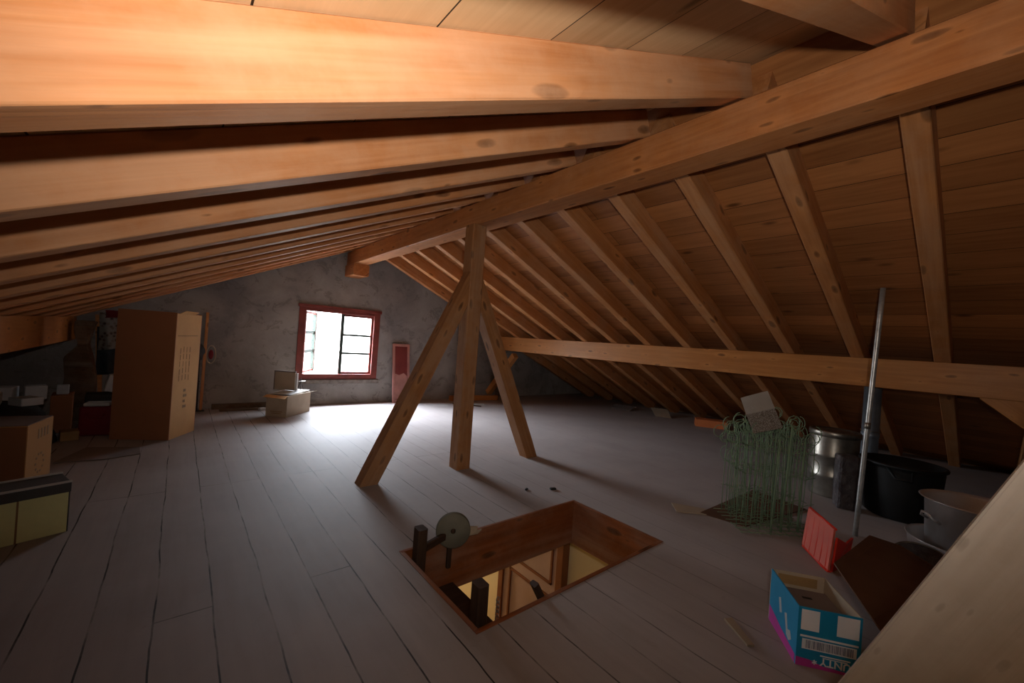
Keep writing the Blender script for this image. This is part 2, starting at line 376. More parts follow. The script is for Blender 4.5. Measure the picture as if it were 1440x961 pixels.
def deck(name, side, mat, lab):
    xe = XL-0.3 if side < 0 else 9.05
    L = YW+0.3-(YB-0.3); S = abs(xe-XR)/CT
    o = struct(name, B(-L/2, L/2, 0, S, 0, 0.03), mat, lab)
    # local X = world Y, local Y = down slope, Z = outward normal
    Yv = Vector((side*CT, 0, -T*CT)); Xv = Vector((0, 1 if side < 0 else -1, 0)); Zv = Xv.cross(Yv)
    if Zv.z < 0: Xv = -Xv; Zv = -Zv
    p = Vector((XR, (YW+YB)/2, ZR + RD/CT))
    o.matrix_world = Matrix(((Xv.x, Yv.x, Zv.x, p.x), (Xv.y, Yv.y, Zv.y, p.y), (Xv.z, Yv.z, Zv.z, p.z), (0, 0, 0, 1)))
    return o
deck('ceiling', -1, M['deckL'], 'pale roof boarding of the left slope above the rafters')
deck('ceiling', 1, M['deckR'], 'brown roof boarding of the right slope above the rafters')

# rafters
lY = [-1.60, -0.96, -0.31, 0.345, 0.975, 1.60, 2.25, 2.87] + [2.87+0.62*k for k in range(1, 8)]
names = ['nearest the camera overhead', 'second in view, brightly lit full length', 'third in view', 'fourth in view', 'fifth in view', 'sixth in view', 'seventh in view', 'eighth in view']
nl = len(lY)
for i, y in enumerate(lY):
    pos = names[i-3] if 3 <= i < 10 else (f'behind the camera position, row {["three","two","one"][i]} back' if i < 3 else
          ['fifth', 'fourth', 'third', 'second', 'nearest'][i-10] + ' counting from the gable wall')
    off = RD/2
    x0, x1 = XR-0.04, XL+0.05
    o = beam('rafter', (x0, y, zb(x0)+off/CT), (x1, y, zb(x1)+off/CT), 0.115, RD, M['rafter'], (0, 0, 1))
    tag(o, f'orange pine rafter of the left roof slope, {pos}', 'rafter', 'rafters of the left slope')
rY = [0.315+0.598*k for k in range(12)]
pre = [0.315-0.598*k for k in (1, 2, 3, 4)]
for i, y in enumerate(rY + pre):
    pos = (['nearest, at the right edge of the photo', 'second from the right edge', 'third from the right edge', 'fourth from the right edge', 'fifth from the right edge', 'sixth from the right edge',
            'sixth from the gable wall', 'fifth from the gable wall', 'fourth from the gable wall', 'third from the gable wall', 'second from the gable wall', 'against the gable wall'][i]
           if i < 12 else ['just right of the frame', 'two bays right of the frame', 'three bays right of the frame', 'last by the rear wall'][i-12])
    x1 = 8.62
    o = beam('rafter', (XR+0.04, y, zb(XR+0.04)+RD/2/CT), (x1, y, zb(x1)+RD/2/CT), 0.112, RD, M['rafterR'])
    tag(o, f'brown rafter of the right roof slope, {pos}', 'rafter', 'rafters of the right slope')

# ridge beam, posts, braces
tag(beam('ridge_beam', (2.31, YB+0.002, 2.547), (2.31, YW-0.002, 2.547), 0.22, 0.224, M['ridge'], bev=0.008), 'massive brown ridge beam running under the roof peak to the gable wall', 'beam')
tag(beam('corbel_block', (2.31, 6.92, 2.335), (2.31, YW, 2.335), 0.26, 0.2, M['ridge'], bev=0.012), 'short timber corbel under the far end of the ridge beam at the gable wall', 'block')
# near trestle stays out of frame; the one in view:
post_names = []
tag(beam('roof_post', (2.24, 3.40, 0.0), (2.24, 3.40, 2.435), 0.155, 0.155, M['post'], (0, 1, 0), bev=0.01), 'upright weathered post carrying the ridge beam in mid attic', 'post')
def brace(p0, p1, lab, w=0.145, d=0.13):
    """diagonal brace in a plane Y=const, foot cut level with the floor"""
    (x0, z0), (x1, z1), y0, y1 = p0, p1, 3.325, 3.455
    L = math.hypot(x1-x0, z1-z0); ux, uz = (x1-x0)/L, (z1-z0)/L
    bm = bmesh.new(); h = w/abs(uz)/2
    # local frame along the brace
    k = 10; rows = []
    X = Vector((ux, 0, uz)); Z = Vector((0, 1, 0)); Y = Z.cross(X)
    o_ = Vector(((x0+x1)/2, (y0+y1)/2, (z0+z1)/2))
    Mi = Matrix(((X.x, Y.x, Z.x, o_.x), (X.y, Y.y, Z.y, o_.y), (X.z, Y.z, Z.z, o_.z), (0, 0, 0, 1)))
    inv = Mi.inverted()
    for i in range(k+1):
        t = i/k; cx, cz = x0+(x1-x0)*t, z0+(z1-z0)*t
        if i == k:   # cut plumb against the post
            a = Vector((cx, 0, cz + (w/2)/abs(ux))) ; b = Vector((cx, 0, cz - (w/2)/abs(ux)))
            if ux < 0: pass
            lo, hi = (a, b) if ux > 0 else (b, a)
            pts = [(lo if True else hi), (hi if True else lo)]
            L_, R_ = (a, b) if ux > 0 else (b, a)
        else:
            L_, R_ = Vector((cx-h, 0, cz)), Vector((cx+h, 0, cz))
        row = [Vector((L_.x, y0, L_.z)), Vector((R_.x, y0, R_.z)), Vector((R_.x, y1, R_.z)), Vector((L_.x, y1, L_.z))]
        if i in (k-1,): continue
        rows.append([bm.verts.new(inv @ q) for q in row])
    for A, Q in zip(rows, rows[1:]):
        for j in range(4): bm.faces.new((A[j], A[(j+1) % 4], Q[(j+1) % 4], Q[j]))
    bm.faces.new(rows[0]); bm.faces.new(rows[-1])
    bmesh.ops.bevel(bm, geom=[e for e in bm.edges if abs((e.verts[0].co-e.verts[1].co).normalized().x) > 0.9], offset=0.007, segments=1, affect='EDGES')
    o = obj('diagonal_brace', bm, M['post']); o.matrix_world = Mi
    return tag(o, lab, 'brace')
brace((1.30, 0.0), (2.165, 1.80), 'left diagonal brace leaning from the floor up to the middle post')
brace((3.17, 0.0), (2.315, 1.76), 'right diagonal brace leaning from the floor up to the middle post')

# right purlin with braces
purlin_mesh('purlin', 5.34, 5.54, YB+0.002, YW-0.002, 1.107, lambda x: zb(x)-0.003, M['purlin'], 'long horizontal purlin beam under the right roof slope')
tag(beam('purlin_brace', (5.44, 6.44, 1.02), (5.44, 7.28, 0.12), 0.12, 0.12, M['purlin'], bev=0.006), 'small purlin brace by the gable wall seen behind the middle post', 'brace')
tag(beam('purlin_brace', (5.44, 0.02, 1.17), (5.44, -1.20, 0.12), 0.14, 0.19, M['purlin'], bev=0.006), 'purlin brace descending at the right edge of the photo', 'brace')
# left purlin and its crooked post
purlin_mesh('purlin', -1.20, -1.00, YB+0.002, YW-0.002, 0.94, lambda x: zb(x)-0.003, M['purlin'], 'horizontal purlin beam under the low left roof slope')
bm = bmesh.new()
prof = [(-1.10, -0.83, 0.0), (-1.06, -0.78, 0.25), (-1.03, -0.78, 0.5), (-1.05, -0.82, 0.75), (-1.08, -0.86, 0.9), (-1.12, -0.84, 1.05), (-1.12, -0.80, 1.19)]
prof = [(a+0.14 if z > 0.8 else a, b, z) for a, b, z in prof]
prof = [(a+0.03, b+0.03, z) for a, b, z in prof]
rows = [[bm.verts.new(p) for p in ((a, 6.86, z), (b, 6.86, z), (b, 7.06, z), (a, 7.06, z))] for a, b, z in prof]
for A, Q in zip(rows, rows[1:]):
    for j in range(4): bm.faces.new((A[j], A[(j+1) % 4], Q[(j+1) % 4], Q[j]))
bm.faces.new(rows[0]); bm.faces.new(rows[-1])
bmesh.ops.bevel(bm, geom=bm.edges[:], offset=0.012, segments=2, affect='EDGES')
tag(obj('crooked_post', bm, M['dark_timber']), 'dark crooked post under the left purlin near the gable wall', 'post')

# ------------------------------------------------------------------ shell
HX0, HX1, HY0, HY1 = 1.08, 2.64, 1.405, 2.225     # hatch
bm = bmesh.new()
for a in ((XL-0.3, HX0, YB-0.3, YW+0.3), (HX1, 9.05, YB-0.3, YW+0.3), (HX0, HX1, YB-0.3, HY0), (HX0, HX1, HY1, YW+0.3)):
    box(bm, a[0], a[1], a[2], a[3], -0.03, 0)
    box(bm, a[0], a[1], a[2], a[3], -0.34, -0.031, mi=1)
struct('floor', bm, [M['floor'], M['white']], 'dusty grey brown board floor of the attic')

# gable wall with window opening
WX0, WX1, WZ0, WZ1 = 1.50, 2.865, 0.425, 1.668
top = lambda x: zb(x, RD) + 0.01
bm = bmesh.new()
prism(bm, [(XL-0.3, 0), (WX0, 0), (WX0, top(WX0)), (XL-0.3, top(XL-0.3))], 'Y', YW, YW+0.38)
prism(bm, [(WX0, 0), (WX1, 0), (WX1, WZ0), (WX0, WZ0)], 'Y', YW, YW+0.38)
prism(bm, [(WX0, WZ1), (WX1, WZ1), (WX1, top(WX1)), (XR, top(XR)), (WX0, top(WX0))], 'Y', YW, YW+0.38)
prism(bm, [(WX1, 0), (9.05, 0), (9.05, 0.02), (WX1, top(WX1))], 'Y', YW, YW+0.38)
struct('wall_gable', bm, M['plaster'], 'rough grey cement gable wall with the window')
bm = bmesh.new()
prism(bm, [(XL-0.3, 0), (9.05, 0), (9.05, 0.02), (XR, top(XR)), (XL-0.3, top(XL-0.3))], 'Y', YB-0.3, YB)
struct('wall_rear', bm, M['plaster'], 'gable wall behind the camera')
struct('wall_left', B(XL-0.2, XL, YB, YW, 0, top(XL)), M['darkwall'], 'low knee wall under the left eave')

# ------------------------------------------------------------------ window
w = thing('window_1', 'small red framed casement window in the gable wall with left sash open', 'window', (0, 0, 0)); w['kind'] = 'structure'
f0, f1 = YW-0.015, YW+0.12
bm = bmesh.new(); t = 0.11
box(bm, WX0, WX0+t, f0, f1, WZ0, WZ1, bev=0.006); box(bm, WX1-t, WX1, f0, f1, WZ0, WZ1, bev=0.006)
box(bm, WX0+t, WX1-t, f0, f1, WZ1-0.09, WZ1, bev=0.006); box(bm, WX0+t, WX1-t, f0, f1, WZ0, WZ0+0.09, bev=0.006)
box(bm, WX0-0.02, WX1+0.02, f0-0.02, f0+0.02, WZ1-0.03, WZ1+0.02, bev=0.004)
obj('window_frame', bm, M['redframe'], w)
bm = bmesh.new(); box(bm, WX0-0.02, WX1+0.04, YW-0.05, YW+0.01, WZ0-0.075, WZ0-0.005, bev=0.012)
obj('sill', bm, M['sill'], w)
XM = 2.185
def sash(parent, W, Hh, x0, outer, stile, mats, name='sash', rz=0, loc=(0, 0, 0), side=1):
    s = bpy.data.objects.new(name, None); C.objects.link(s); s.parent = parent
    return s
# right sash, closed
X0, X1, Z0, Z1 = XM, WX1-t, WZ0+0.09, WZ1-0.09
bm = bmesh.new()
box(bm, X0, X0+0.055, YW+0.03, YW+0.075, Z0, Z1, mi=1, bev=0.003); box(bm, X1-0.035, X1, YW+0.03, YW+0.075, Z0, Z1, bev=0.003)
box(bm, X0+0.04, X1-0.035, YW+0.03, YW+0.075, Z1-0.04, Z1, bev=0.003); box(bm, X0+0.04, X1-0.035, YW+0.03, YW+0.075, Z0, Z0+0.04, bev=0.003)
for k in (1, 2):
    zz = Z0 + 0.04 + (Z1-Z0-0.08)*k/3; box(bm, X0+0.04, X1-0.035, YW+0.04, YW+0.065, zz-0.018, zz+0.018, mi=1)
s1 = obj('sash', bm, [M['redframe'], M['greenblack']], w, label='closed right sash with three panes')
obj('pane', B(X0+0.04, X1-0.035, YW+0.05, YW+0.053, Z0+0.04, Z1-0.04), M['glass'], s1)
# left sash, opened outwards
W_ = XM - (WX0+t)
bm = bmesh.new()
box(bm, 0, 0.05, -0.02, 0.02, Z0, Z1, bev=0.003); box(bm, W_-0.06, W_, -0.035, 0.035, Z0, Z1, mi=1, bev=0.003)
box(bm, 0.035, W_-0.05, -0.02, 0.02, Z1-0.04, Z1, bev=0.003); box(bm, 0.035, W_-0.05, -0.02, 0.02, Z0, Z0+0.04, bev=0.003)
for k in (1, 2):
    zz = Z0 + 0.04 + (Z1-Z0-0.08)*k/3; box(bm, 0.035, W_-0.05, -0.012, 0.012, zz-0.028, zz+0.028, mi=1)
s2 = obj('sash', bm, [M['redframe'], M['greenblack']], w, label='left sash swung open outwards')
obj('pane', B(0.035, W_-0.05, -0.002, 0.002, Z0+0.04, Z1-0.04), M['glass'], s2)
s2.location = (WX0+t+0.005, YW+0.12, 0); s2.rotation_euler = (0, 0, math.radians(60))
obj('latch', B(XM-0.012, XM+0.004, YW+0.0, YW+0.03, 0.93, 0.99, bev=0.003), M['alu'], w)

# ------------------------------------------------------------------ hatch
h = thing('hatch_lining', 'red brown wooden lining boards around the open floor hatch', 'hatch', (0, 0, 0))
tl = 0.025; zt = 0.004; zbm = -0.345
def lin(x0, x1, y0, y1, mat=M['lining']):
    o = obj('lining_board', B(x0, x1, y0, y1, zbm, zt, bev=0.003), mat, h); return o
lin(HX0-0.0, HX1, HY1-tl, HY1-0.001); lin(HX0, HX1, HY0+0.001, HY0+tl)
# short ends have their grain running along Y
def liny(x0, x1):
    bm = B(-(HY1-HY0)/2+tl+0.001, (HY1-HY0)/2-tl-0.001, -(x1-x0)/2, (x1-x0)/2, zbm, zt, bev=0.003)
    o = obj('lining_board', bm, M['lining'], h); o.location = ((x0+x1)/2, (HY0+HY1)/2, 0); o.rotation_euler = (0, 0, math.pi/2); return o
liny(HX1-tl, HX1-0.001); liny(HX0+0.001, HX0+tl)
# folding ladder: two stringers, whose tops stick out of the hatch, treads, hand rail stub
ld = thing('loft_ladder', 'dark wooden loft ladder with two stringer tops sticking out of the hatch', 'ladder', (1.3, 1.8, -2.7))
def abs_child(o, parent):
    mw = o.matrix_world.copy() if o.matrix_world != Matrix() else o.matrix_basis.copy()
    o.parent = parent; o.matrix_parent_inverse = Matrix.Translation(-Vector(parent.location))
    return o
for yy, ht in ((2.11, 0.17), (1.50, 0.155)):
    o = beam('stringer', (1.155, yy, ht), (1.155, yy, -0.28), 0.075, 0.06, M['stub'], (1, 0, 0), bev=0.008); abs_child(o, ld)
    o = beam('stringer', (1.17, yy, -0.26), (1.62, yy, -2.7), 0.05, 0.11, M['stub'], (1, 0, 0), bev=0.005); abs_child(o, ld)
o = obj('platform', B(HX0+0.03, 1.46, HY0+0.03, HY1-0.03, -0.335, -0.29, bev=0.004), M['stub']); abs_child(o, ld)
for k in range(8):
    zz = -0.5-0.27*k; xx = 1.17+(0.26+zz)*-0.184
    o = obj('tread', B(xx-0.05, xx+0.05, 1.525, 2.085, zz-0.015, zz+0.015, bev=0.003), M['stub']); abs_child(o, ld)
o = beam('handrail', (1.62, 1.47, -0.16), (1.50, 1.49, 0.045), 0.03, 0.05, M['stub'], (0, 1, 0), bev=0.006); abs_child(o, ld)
bm = bmesh.new()
for k in range(7):
    a = k*0.022; pts = [(0.010*math.cos(q), (0.004*math.sin(q) if k % 2 else 0.010*math.sin(q)*0.3), -a+0.014*math.sin(q)) for q in [2*math.pi*j/8 for j in range(8)]]
    tube(bm, pts, 0.0028, 5, closed=True)
o = obj('chain', bm, M['tin']); o.location = (1.245, 1.47, 0.06); abs_child(o, ld)
# pulley wheel mounted beside the ladder
pw = thing('pulley_wheel', 'round grey wooden pulley disc standing at the far edge of the hatch', 'pulley', (1.40, 2.14, 0.085))
bm = bmesh.new(); lathe(bm, [(0.016, -0.02), (0.104, -0.02), (0.108, -0.012), (0.098, 0.0), (0.108, 0.012), (0.104, 0.02), (0.016, 0.02)], 48)
bmesh.ops.recalc_face_normals(bm, faces=bm.faces)
d = obj('disc', bm, M['pulley'], pw)
d.matrix_local = Matrix.Rotation(math.radians(-31), 4, 'Z') @ Matrix.Rotation(math.radians(86), 4, 'X')
bm = bmesh.new(); lathe(bm, [(0.015, -0.04), (0.015, 0.04)], 20, True, True)
a = obj('axle', bm, M['stub'], pw); a.matrix_local = d.matrix_local.copy()
o = beam('bracket', (-0.22, -0.02, -0.05), (0.0, 0.03, -0.03), 0.03, 0.045, M['stub'], parent=pw)
o = beam('bracket', (0.0, 0.03, -0.25), (0.0, 0.03, 0.01), 0.03, 0.03, M['stub'], (0, 1, 0), parent=pw)
bm = bmesh.new(); slab(bm, [(0.07, -0.03, -0.04), (0.15, -0.05, -0.035), (0.175, -0.06, -0.01), (0.14, -0.05, -0.015), (0.15, -0.05, 0.01), (0.08, -0.03, 0.02)], 0.012)
obj('splintered_strip', bm, M['splinter'], pw, label='pale splintered wood strip')

# ------------------------------------------------------------------ landing below the hatch
XD = 3.2; ZF = -2.75
struct('wall_landing', B(XD, XD+0.15, -0.6, 6.2, ZF, -0.341), M['cream'], 'cream wall of the landing below the hatch')
struct('wall_landing_far', B(-0.5, XD, 6.2, 6.35, ZF, -0.341), M['cream'], 'far cream wall of the landing')
struct('wall_landing_near', B(-0.5, XD, -0.75, -0.6, ZF, -0.341), M['cream'], 'near cream wall of the landing')
struct('wall_landing_left', B(-0.65, -0.5, -0.75, 6.35, ZF, -0.341), M['cream'], 'left cream wall of the landing')
struct('floor_landing', B(-0.65, XD+0.15, -0.75, 6.35, ZF-0.1, ZF), M['tile'], 'brown tiled floor of the landing')
dr = thing('door_1', 'pinkish panelled door in a brown frame seen through the hatch', 'door', (XD, 3.2, ZF)); dr['kind'] = 'structure'
bm = bmesh.new()
y0, y1 = 2.76, 3.70
box(bm, -0.10, 0.0, y0-3.2-0.06, y0-3.2+0.02, 0, 2.35, bev=0.004); box(bm, -0.06, 0, y1-3.2-0.04, y1-3.2+0.04, 0, 2.35, bev=0.004); box(bm, -0.06, 0, y0-3.2, y1-3.2, 2.27, 2.35, bev=0.004)
obj('door_frame', bm, M['doorframe'], dr)
dl = obj('door_leaf', B(-0.035, -0.001, y0-3.2+0.02, y1-3.2-0.04, 0.01, 2.27, bev=0.003), M['door'], dr)
bm = bmesh.new()
ya, yb = -0.32, 0.35
for (za, zb_) in ((0.2, 1.40), (1.52, 2.15)):
    for (p, q) in ((ya, ya+0.025), (yb-0.025, yb)): box(bm, -0.055, -0.034, p, q, za, zb_, bev=0.003)
    for (p, q) in ((za, za+0.025), (zb_-0.025, zb_)): box(bm, -0.055, -0.034, ya, yb, p, q, bev=0.003)
obj('panel_moulding', bm, M['doorframe'], dr)

# ------------------------------------------------------------------ left side things
def carton(name, lab, P, hgt, mats, flaps=False, wall=0.006, cat='box', closed=True):
    """box from base corners P (4 floor points, anticlockwise) with wall thickness; mats (outer, side)"""
    o = thing(name, lab, cat, (P[0][0], P[0][1], P[0][2] if len(P[0]) > 2 else 0))
    return o
def rbox(name, lab, cx, cy_, lx, ly, hz, rz, mat, cat, z0=0.0, bev=0.006, group=None):
    o = obj(name, B(-lx/2, lx/2, -ly/2, ly/2, 0, hz, bev=bev), mat); o.location = (cx, cy_, z0); o.rotation_euler = (0, 0, rz)
    return tag(o, lab, cat, group)

# tall carton
A = Vector((-0.50, 5.79)); Bc = Vector((-0.03, 5.53)); u = (Bc-A).normalized(); v = Vector((-u.y, u.x)); Wd = (Bc-A).length; Dp = 0.46; Hh = 1.355
tc = thing('tall_carton', 'tall brown cardboard carton standing upright near the gable wall', 'box', (A.x, A.y, 0), math.atan2(u.y, u.x))
bm = bmesh.new(); th = 0.008
box(bm, 0, Wd, 0, th, 0, Hh)
obj('front_panel', bm, M['card'], tc)
obj('back_panel', B(0, Wd, Dp-th, Dp, 0, Hh), M['card'], tc)
obj('left_panel', B(0, th, th, Dp-th, 0, Hh), M['card'], tc)
sd = obj('right_panel', B(Wd-th, Wd, th, Dp-th, 0, Hh-0.01), M['cardlit'], tc, label='side in a lit cardboard colour with handwritten marks')  # light on this side is put into its paler cardboard colour
bm = bmesh.new(); rr = random.Random(3)
for k in range(4):
    yy = 0.10+0.055*k
    for j in range(5):
        z0_ = 0.98-0.075*j+rr.uniform(-.01, .01); box(bm, Wd+0.0005, Wd+0.0015, yy, yy+0.006+rr.uniform(0, .006), z0_-0.06, z0_)
for j in range(4):
    z0_ = 0.52-0.06*j; box(bm, Wd+0.0005, Wd+0.0015, 0.2, 0.24+0.02*(j % 2), z0_-0.03, z0_)
box(bm, Wd+0.0005, Wd+0.0015, 0.04, 0.40, 1.105, 1.112)
obj('ink_marks', bm, M['ink'], sd)
bm = bmesh.new(); slab(bm, [(0, 0.01, Hh-0.004), (Wd, 0.01, Hh-0.004), (Wd, 0.40, Hh-0.004), (0.02, 0.45, Hh-0.004)], -0.006)
obj('top_flap', bm, M['card'], tc)
bm = bmesh.new(); slab(bm, [(Wd, 0.04, Hh-0.01), (Wd, 0.30, Hh-0.01), (Wd+0.07, 0.26, Hh+0.02), (Wd+0.05, 0.06, Hh+0.025)], 0.005)
obj('top_flap', bm, M['cardlit'], tc)

# orange brown carton at left edge
oc = thing('carton', 'square brown carton with a dusty grey top at the left edge behind the green box', 'box', (-0.79, 4.36, 0), math.atan2(0.37, 0.06))
bm = bmesh.new(); box(bm, 0, 0.38, 0, 0.5, 0, 0.455, bev=0.005)
obj('body', bm, M['cardorange'], oc)
bm = bmesh.new(); box(bm, -0.004, 0.0, 0.004, 0.5, 0.0, 0.45)
obj('front_panel', bm, M['card'], oc)  # shade of the front face put into its darker cardboard colour
obj('top_flap', B(0.004, 0.376, 0.004, 0.496, 0.4555, 0.46), M['cardgrey'], oc, label='dusty grey flap')
bm = bmesh.new()
for k in range(4): box(bm, 0.15+0.045*k, 0.17+0.045*k, -0.0016, -0.0002, 0.33, 0.40)
for k in range(10):
    a_ = 2*math.pi*k/10; box(bm, 0.2+0.06*math.cos(a_)-0.01, 0.2+0.06*math.cos(a_)+0.01, -0.0016, -0.0002, 0.14+0.07*math.sin(a_)-0.008, 0.14+0.07*math.sin(a_)+0.008)
obj('ink_marks', bm, M['ink'], oc)

# green box
gb = thing('green_box', 'pale yellow green box with a dark grey lid at the left edge of the floor', 'box', (-0.447, 3.433, 0), math.atan2(-0.073, -0.213))
bm = bmesh.new(); box(bm, 0, 0.62, -0.2, 0, 0, 0.235, bev=0.004); obj('body', bm, M['yelgreen'], gb)
obj('seam_strip', B(0.188, 0.196, -0.0005, 0.0012, 0.0, 0.235), M['ink'], gb)
bm = bmesh.new(); box(bm, -0.008, 0.63, -0.208, 0.006, 0.235, 0.293, bev=0.004); box(bm, -0.006, -0.001, -0.19, -0.004, 0.0, 0.235); obj('lid', bm, M['lidgrey'], gb)
bm = bmesh.new(); box(bm, -0.01, 0.635, -0.003, 0.009, 0.291, 0.303, bev=0.003); box(bm, -0.01, 0.635, -0.212, -0.2, 0.291, 0.303, bev=0.003); obj('rim', bm, M['white'], gb)

# dark heap and white foam pieces
bm = bmesh.new(); bmesh.ops.create_grid(bm, x_segments=36, y_segments=30, size=1)
rr = random.Random(5); ph = [(rr.uniform(2, 7), rr.uniform(2, 7), rr.uniform(0, 6)) for _ in range(7)]
for vtx in bm.verts:
    x, y = vtx.co.x, vtx.co.y; r = max(abs(x), abs(y)); e = max(0.0, 1-max(0, (r-0.55)/0.45)**2)
    z = 0.37*e + e*0.035*sum(math.sin(a*x+b*y+c) for a, b, c in ph)/2.2
    vtx.co = Vector((-1.36+0.46*x+0.03*math.sin(5*y), 5.70+0.50*y, max(0.004, z)))
tag(obj('dark_tarp_heap', bm, M['darkcloth'], smooth=True), 'dark crumpled tarpaulin heap under the left purlin', 'heap')
wf = [(-1.34, 5.52, .34, .22, .10, .15, 'large white foam block lying at the left edge on the dark heap'),
      (-1.36, 5.86, .42, .16, .12, -.1, 'long grey white foam slab behind the large block on the dark heap'),
      (-1.03, 5.85, .14, .12, .13, .25, 'small upright white foam piece right of the foam slab'),
      (-1.02, 5.50, .15, .16, .07, .7, 'tilted foam corner piece on the front of the dark heap'),
      (-0.93, 6.38, .09, .08, .10, .1, 'tiny white box beside the crooked post')]
for i, (x, y, lx, ly, hz, rz, lab) in enumerate(wf):
    rbox('foam_block', lab, x, y, lx, ly, hz, rz, M['foam'] if i != 0 else M['white'], 'foam block', z0=(0.428 if i < 4 else 0.396), bev=0.008, group='white foam packing pieces')
rbox('carton', 'narrow brown carton behind the dark heap by the crooked post', -0.93, 6.40, 0.16, 0.3, 0.395, 0.1, M['card'], 'box')
rbox('small_box', 'low olive yellow box on the floor left of the red bag', -0.80, 5.92, 0.13, 0.16, 0.09, 0.2, M['yellow'], 'box')
# things behind the tall carton
rb = thing('red_bag', 'dark red bag standing half hidden behind the tall carton', 'bag', (-0.60, 6.10, 0), -0.2)
bm = bmesh.new(); box(bm, -0.14, 0.16, -0.12, 0.12, 0, 0.31, bev=0.03); obj('body', bm, M['darkred'], rb, smooth=True)
bm = bmesh.new(); tube(bm, [(-0.06, -0.118, 0.24), (-0.05, -0.14, 0.20), (0.05, -0.14, 0.20), (0.06, -0.118, 0.24)], 0.008); obj('handle', bm, M['darkred'], rb)
rbox('white_cloth', 'folded white cloth lying on the dark red bag', -0.62, 6.06, 0.2, 0.16, 0.035, -0.1, M['white'], 'cloth', z0=0.312, bev=0.015)
def cloth(name, lab, x0, x1, y, z0, z1, mat, cat, amp=0.025, fr=30, th=0.012):
    bm = bmesh.new(); n = 18; m_ = 10; g = []
    for i in range(n+1):
        col = []
        for j in range(m_+1):
            s = j/m_; x = x0+(x1-x0)*i/n; z = z0+(z1-z0)*s
            col.append(bm.verts.new((x + 0.02*math.sin(3*s+i*.3)*(1-s), y+amp*math.sin(fr*x+s)*(1.2-s), z + 0.02*math.sin(9*x)*(1-s))))
        g.append(col)
    for i in range(n):
        for j in range(m_): bm.faces.new((g[i][j], g[i+1][j], g[i+1][j+1], g[i][j+1]))
    r = bmesh.ops.solidify(bm, geom=bm.faces[:], thickness=th)
    o = obj(name, bm, mat, smooth=True); return tag(o, lab, cat)
cloth('floral_cloth', 'mottled floral cloth hanging in the gap left of the tall carton', -0.78, -0.45, 7.12, 0.84, 1.30, M['floral'], 'cloth')
cloth('grey_jacket', 'dark blue grey garment hanging below the floral cloth', -0.80, -0.50, 7.20, 0.52, 1.12, M['bluecloth'], 'clothing')
cloth('red_scarf', 'dark red cloth hanging at the top of the gap beside the tall carton', -0.72, -0.46, 7.05, 1.24, 1.335, M['darkred'], 'cloth')
bm = bmesh.new(); box(bm, -0.07, 0.07, -0.03, 0.03, 0, 0.2, bev=0.01)
o = obj('white_packet', bm, M['white']); o.location = (-0.58, 6.62, 0.378); o.rotation_euler = (0.15, 0.18, 0.3); tag(o, 'crumpled white packet in the gap above the dark red bag', 'packet')
rbox('dark_case', 'low dark case under the white packet behind the red bag', -0.62, 6.62, 0.34, 0.3, 0.36, 0.1, M['darkcloth'], 'case', bev=0.02)
# pale board leaning behind crooked post
bm = bmesh.new(); box(bm, -0.805, -0.665, 7.22, 7.25, 0.0, 0.02); bm.free()
bm = bmesh.new(); prism(bm, [(-0.745, 0.0), (-0.715, 0.0), (-0.745, 0.85), (-0.66, 0.85), (-0.665, 1.27), (-0.83, 1.27), (-0.80, 0.72), (-0.775, 0.5)], 'Y', 7.26, 7.285)
tag(obj('notched_board', bm, M['purlin']), 'notched orange wood board standing between crooked post and hanging cloth', 'board')

# things along the gable wall
lp = tag(beam('wooden_lath', (0.29, 7.20, 0.0), (0.30, 7.345, 1.41), 0.035, 0.025, M['purlin'], (0, 1, 0), bev=0.003), 'tall reddish wooden lath leaning on the gable wall beside the tall carton', 'lath')
rk = thing('hanging_hoop', 'small pale hoop with a red centre hanging by the wooden lath', 'hoop', (0.37, 7.31, 0.80))
bm = bmesh.new(); tube(bm, [(0.055*math.cos(a), 0, 0.13*math.sin(a)) for a in [2*math.pi*k/20 for k in range(20)]], 0.008, 6, closed=True); obj('ring', bm, M['cardpale'], rk)
bm = bmesh.new(); bmesh.ops.create_uvsphere(bm, u_segments=16, v_segments=10, radius=1); bmesh.ops.scale(bm, vec=(0.03, 0.02, 0.07), verts=bm.verts); obj('centre', bm, M['darkred'], rk, smooth=True)
st = thing('folding_stand', 'thin black metal stand with a dark bundle on top between carton and lath', 'stand', (0.20, 7.18, 0))
bm = bmesh.new()
for x in (-0.03, 0.045): tube(bm, [(x, 0, 0), (x-0.01, 0.05, 0.95)], 0.009)
tube(bm, [(-0.09, -0.03, 0.008), (0.13, -0.03, 0.008)], 0.009); tube(bm, [(-0.07, 0, 0.42), (0.06, 0.03, 0.42)], 0.007)
tube(bm, [(-0.06, 0, 0.02), (-0.09, 0.02, 0.5), (-0.07, 0.04, 0.97)], 0.008)
obj('frame', bm, M['blackmetal'], st)
bm = bmesh.new(); bmesh.ops.create_icosphere(bm, subdivisions=3, radius=1)
rr = random.Random(8)
for vv in bm.verts: vv.co *= 1+0.12*math.sin(7*vv.co.x+5*vv.co.z)
bmesh.ops.scale(bm, vec=(0.10, 0.05, 0.13), verts=bm.verts); bmesh.ops.translate(bm, vec=(-0.01, 0.03, 0.83), verts=bm.verts); obj('bundle', bm, M['lidgrey'], st, smooth=True)
for x0, x1, y0, y1, hz, lab in ((0.42, 1.25, 7.24, 7.34, 0.07, 'dark brown board lying along the foot of the gable wall'), (0.50, 0.98, 7.05, 7.14, 0.03, 'thin brown batten on the floor in front of the wall board')):
    tag(obj('floor_board', B(x0, x1, y0, y1, 0.001, hz, bev=0.004), M['dark_timber']), lab, 'board')
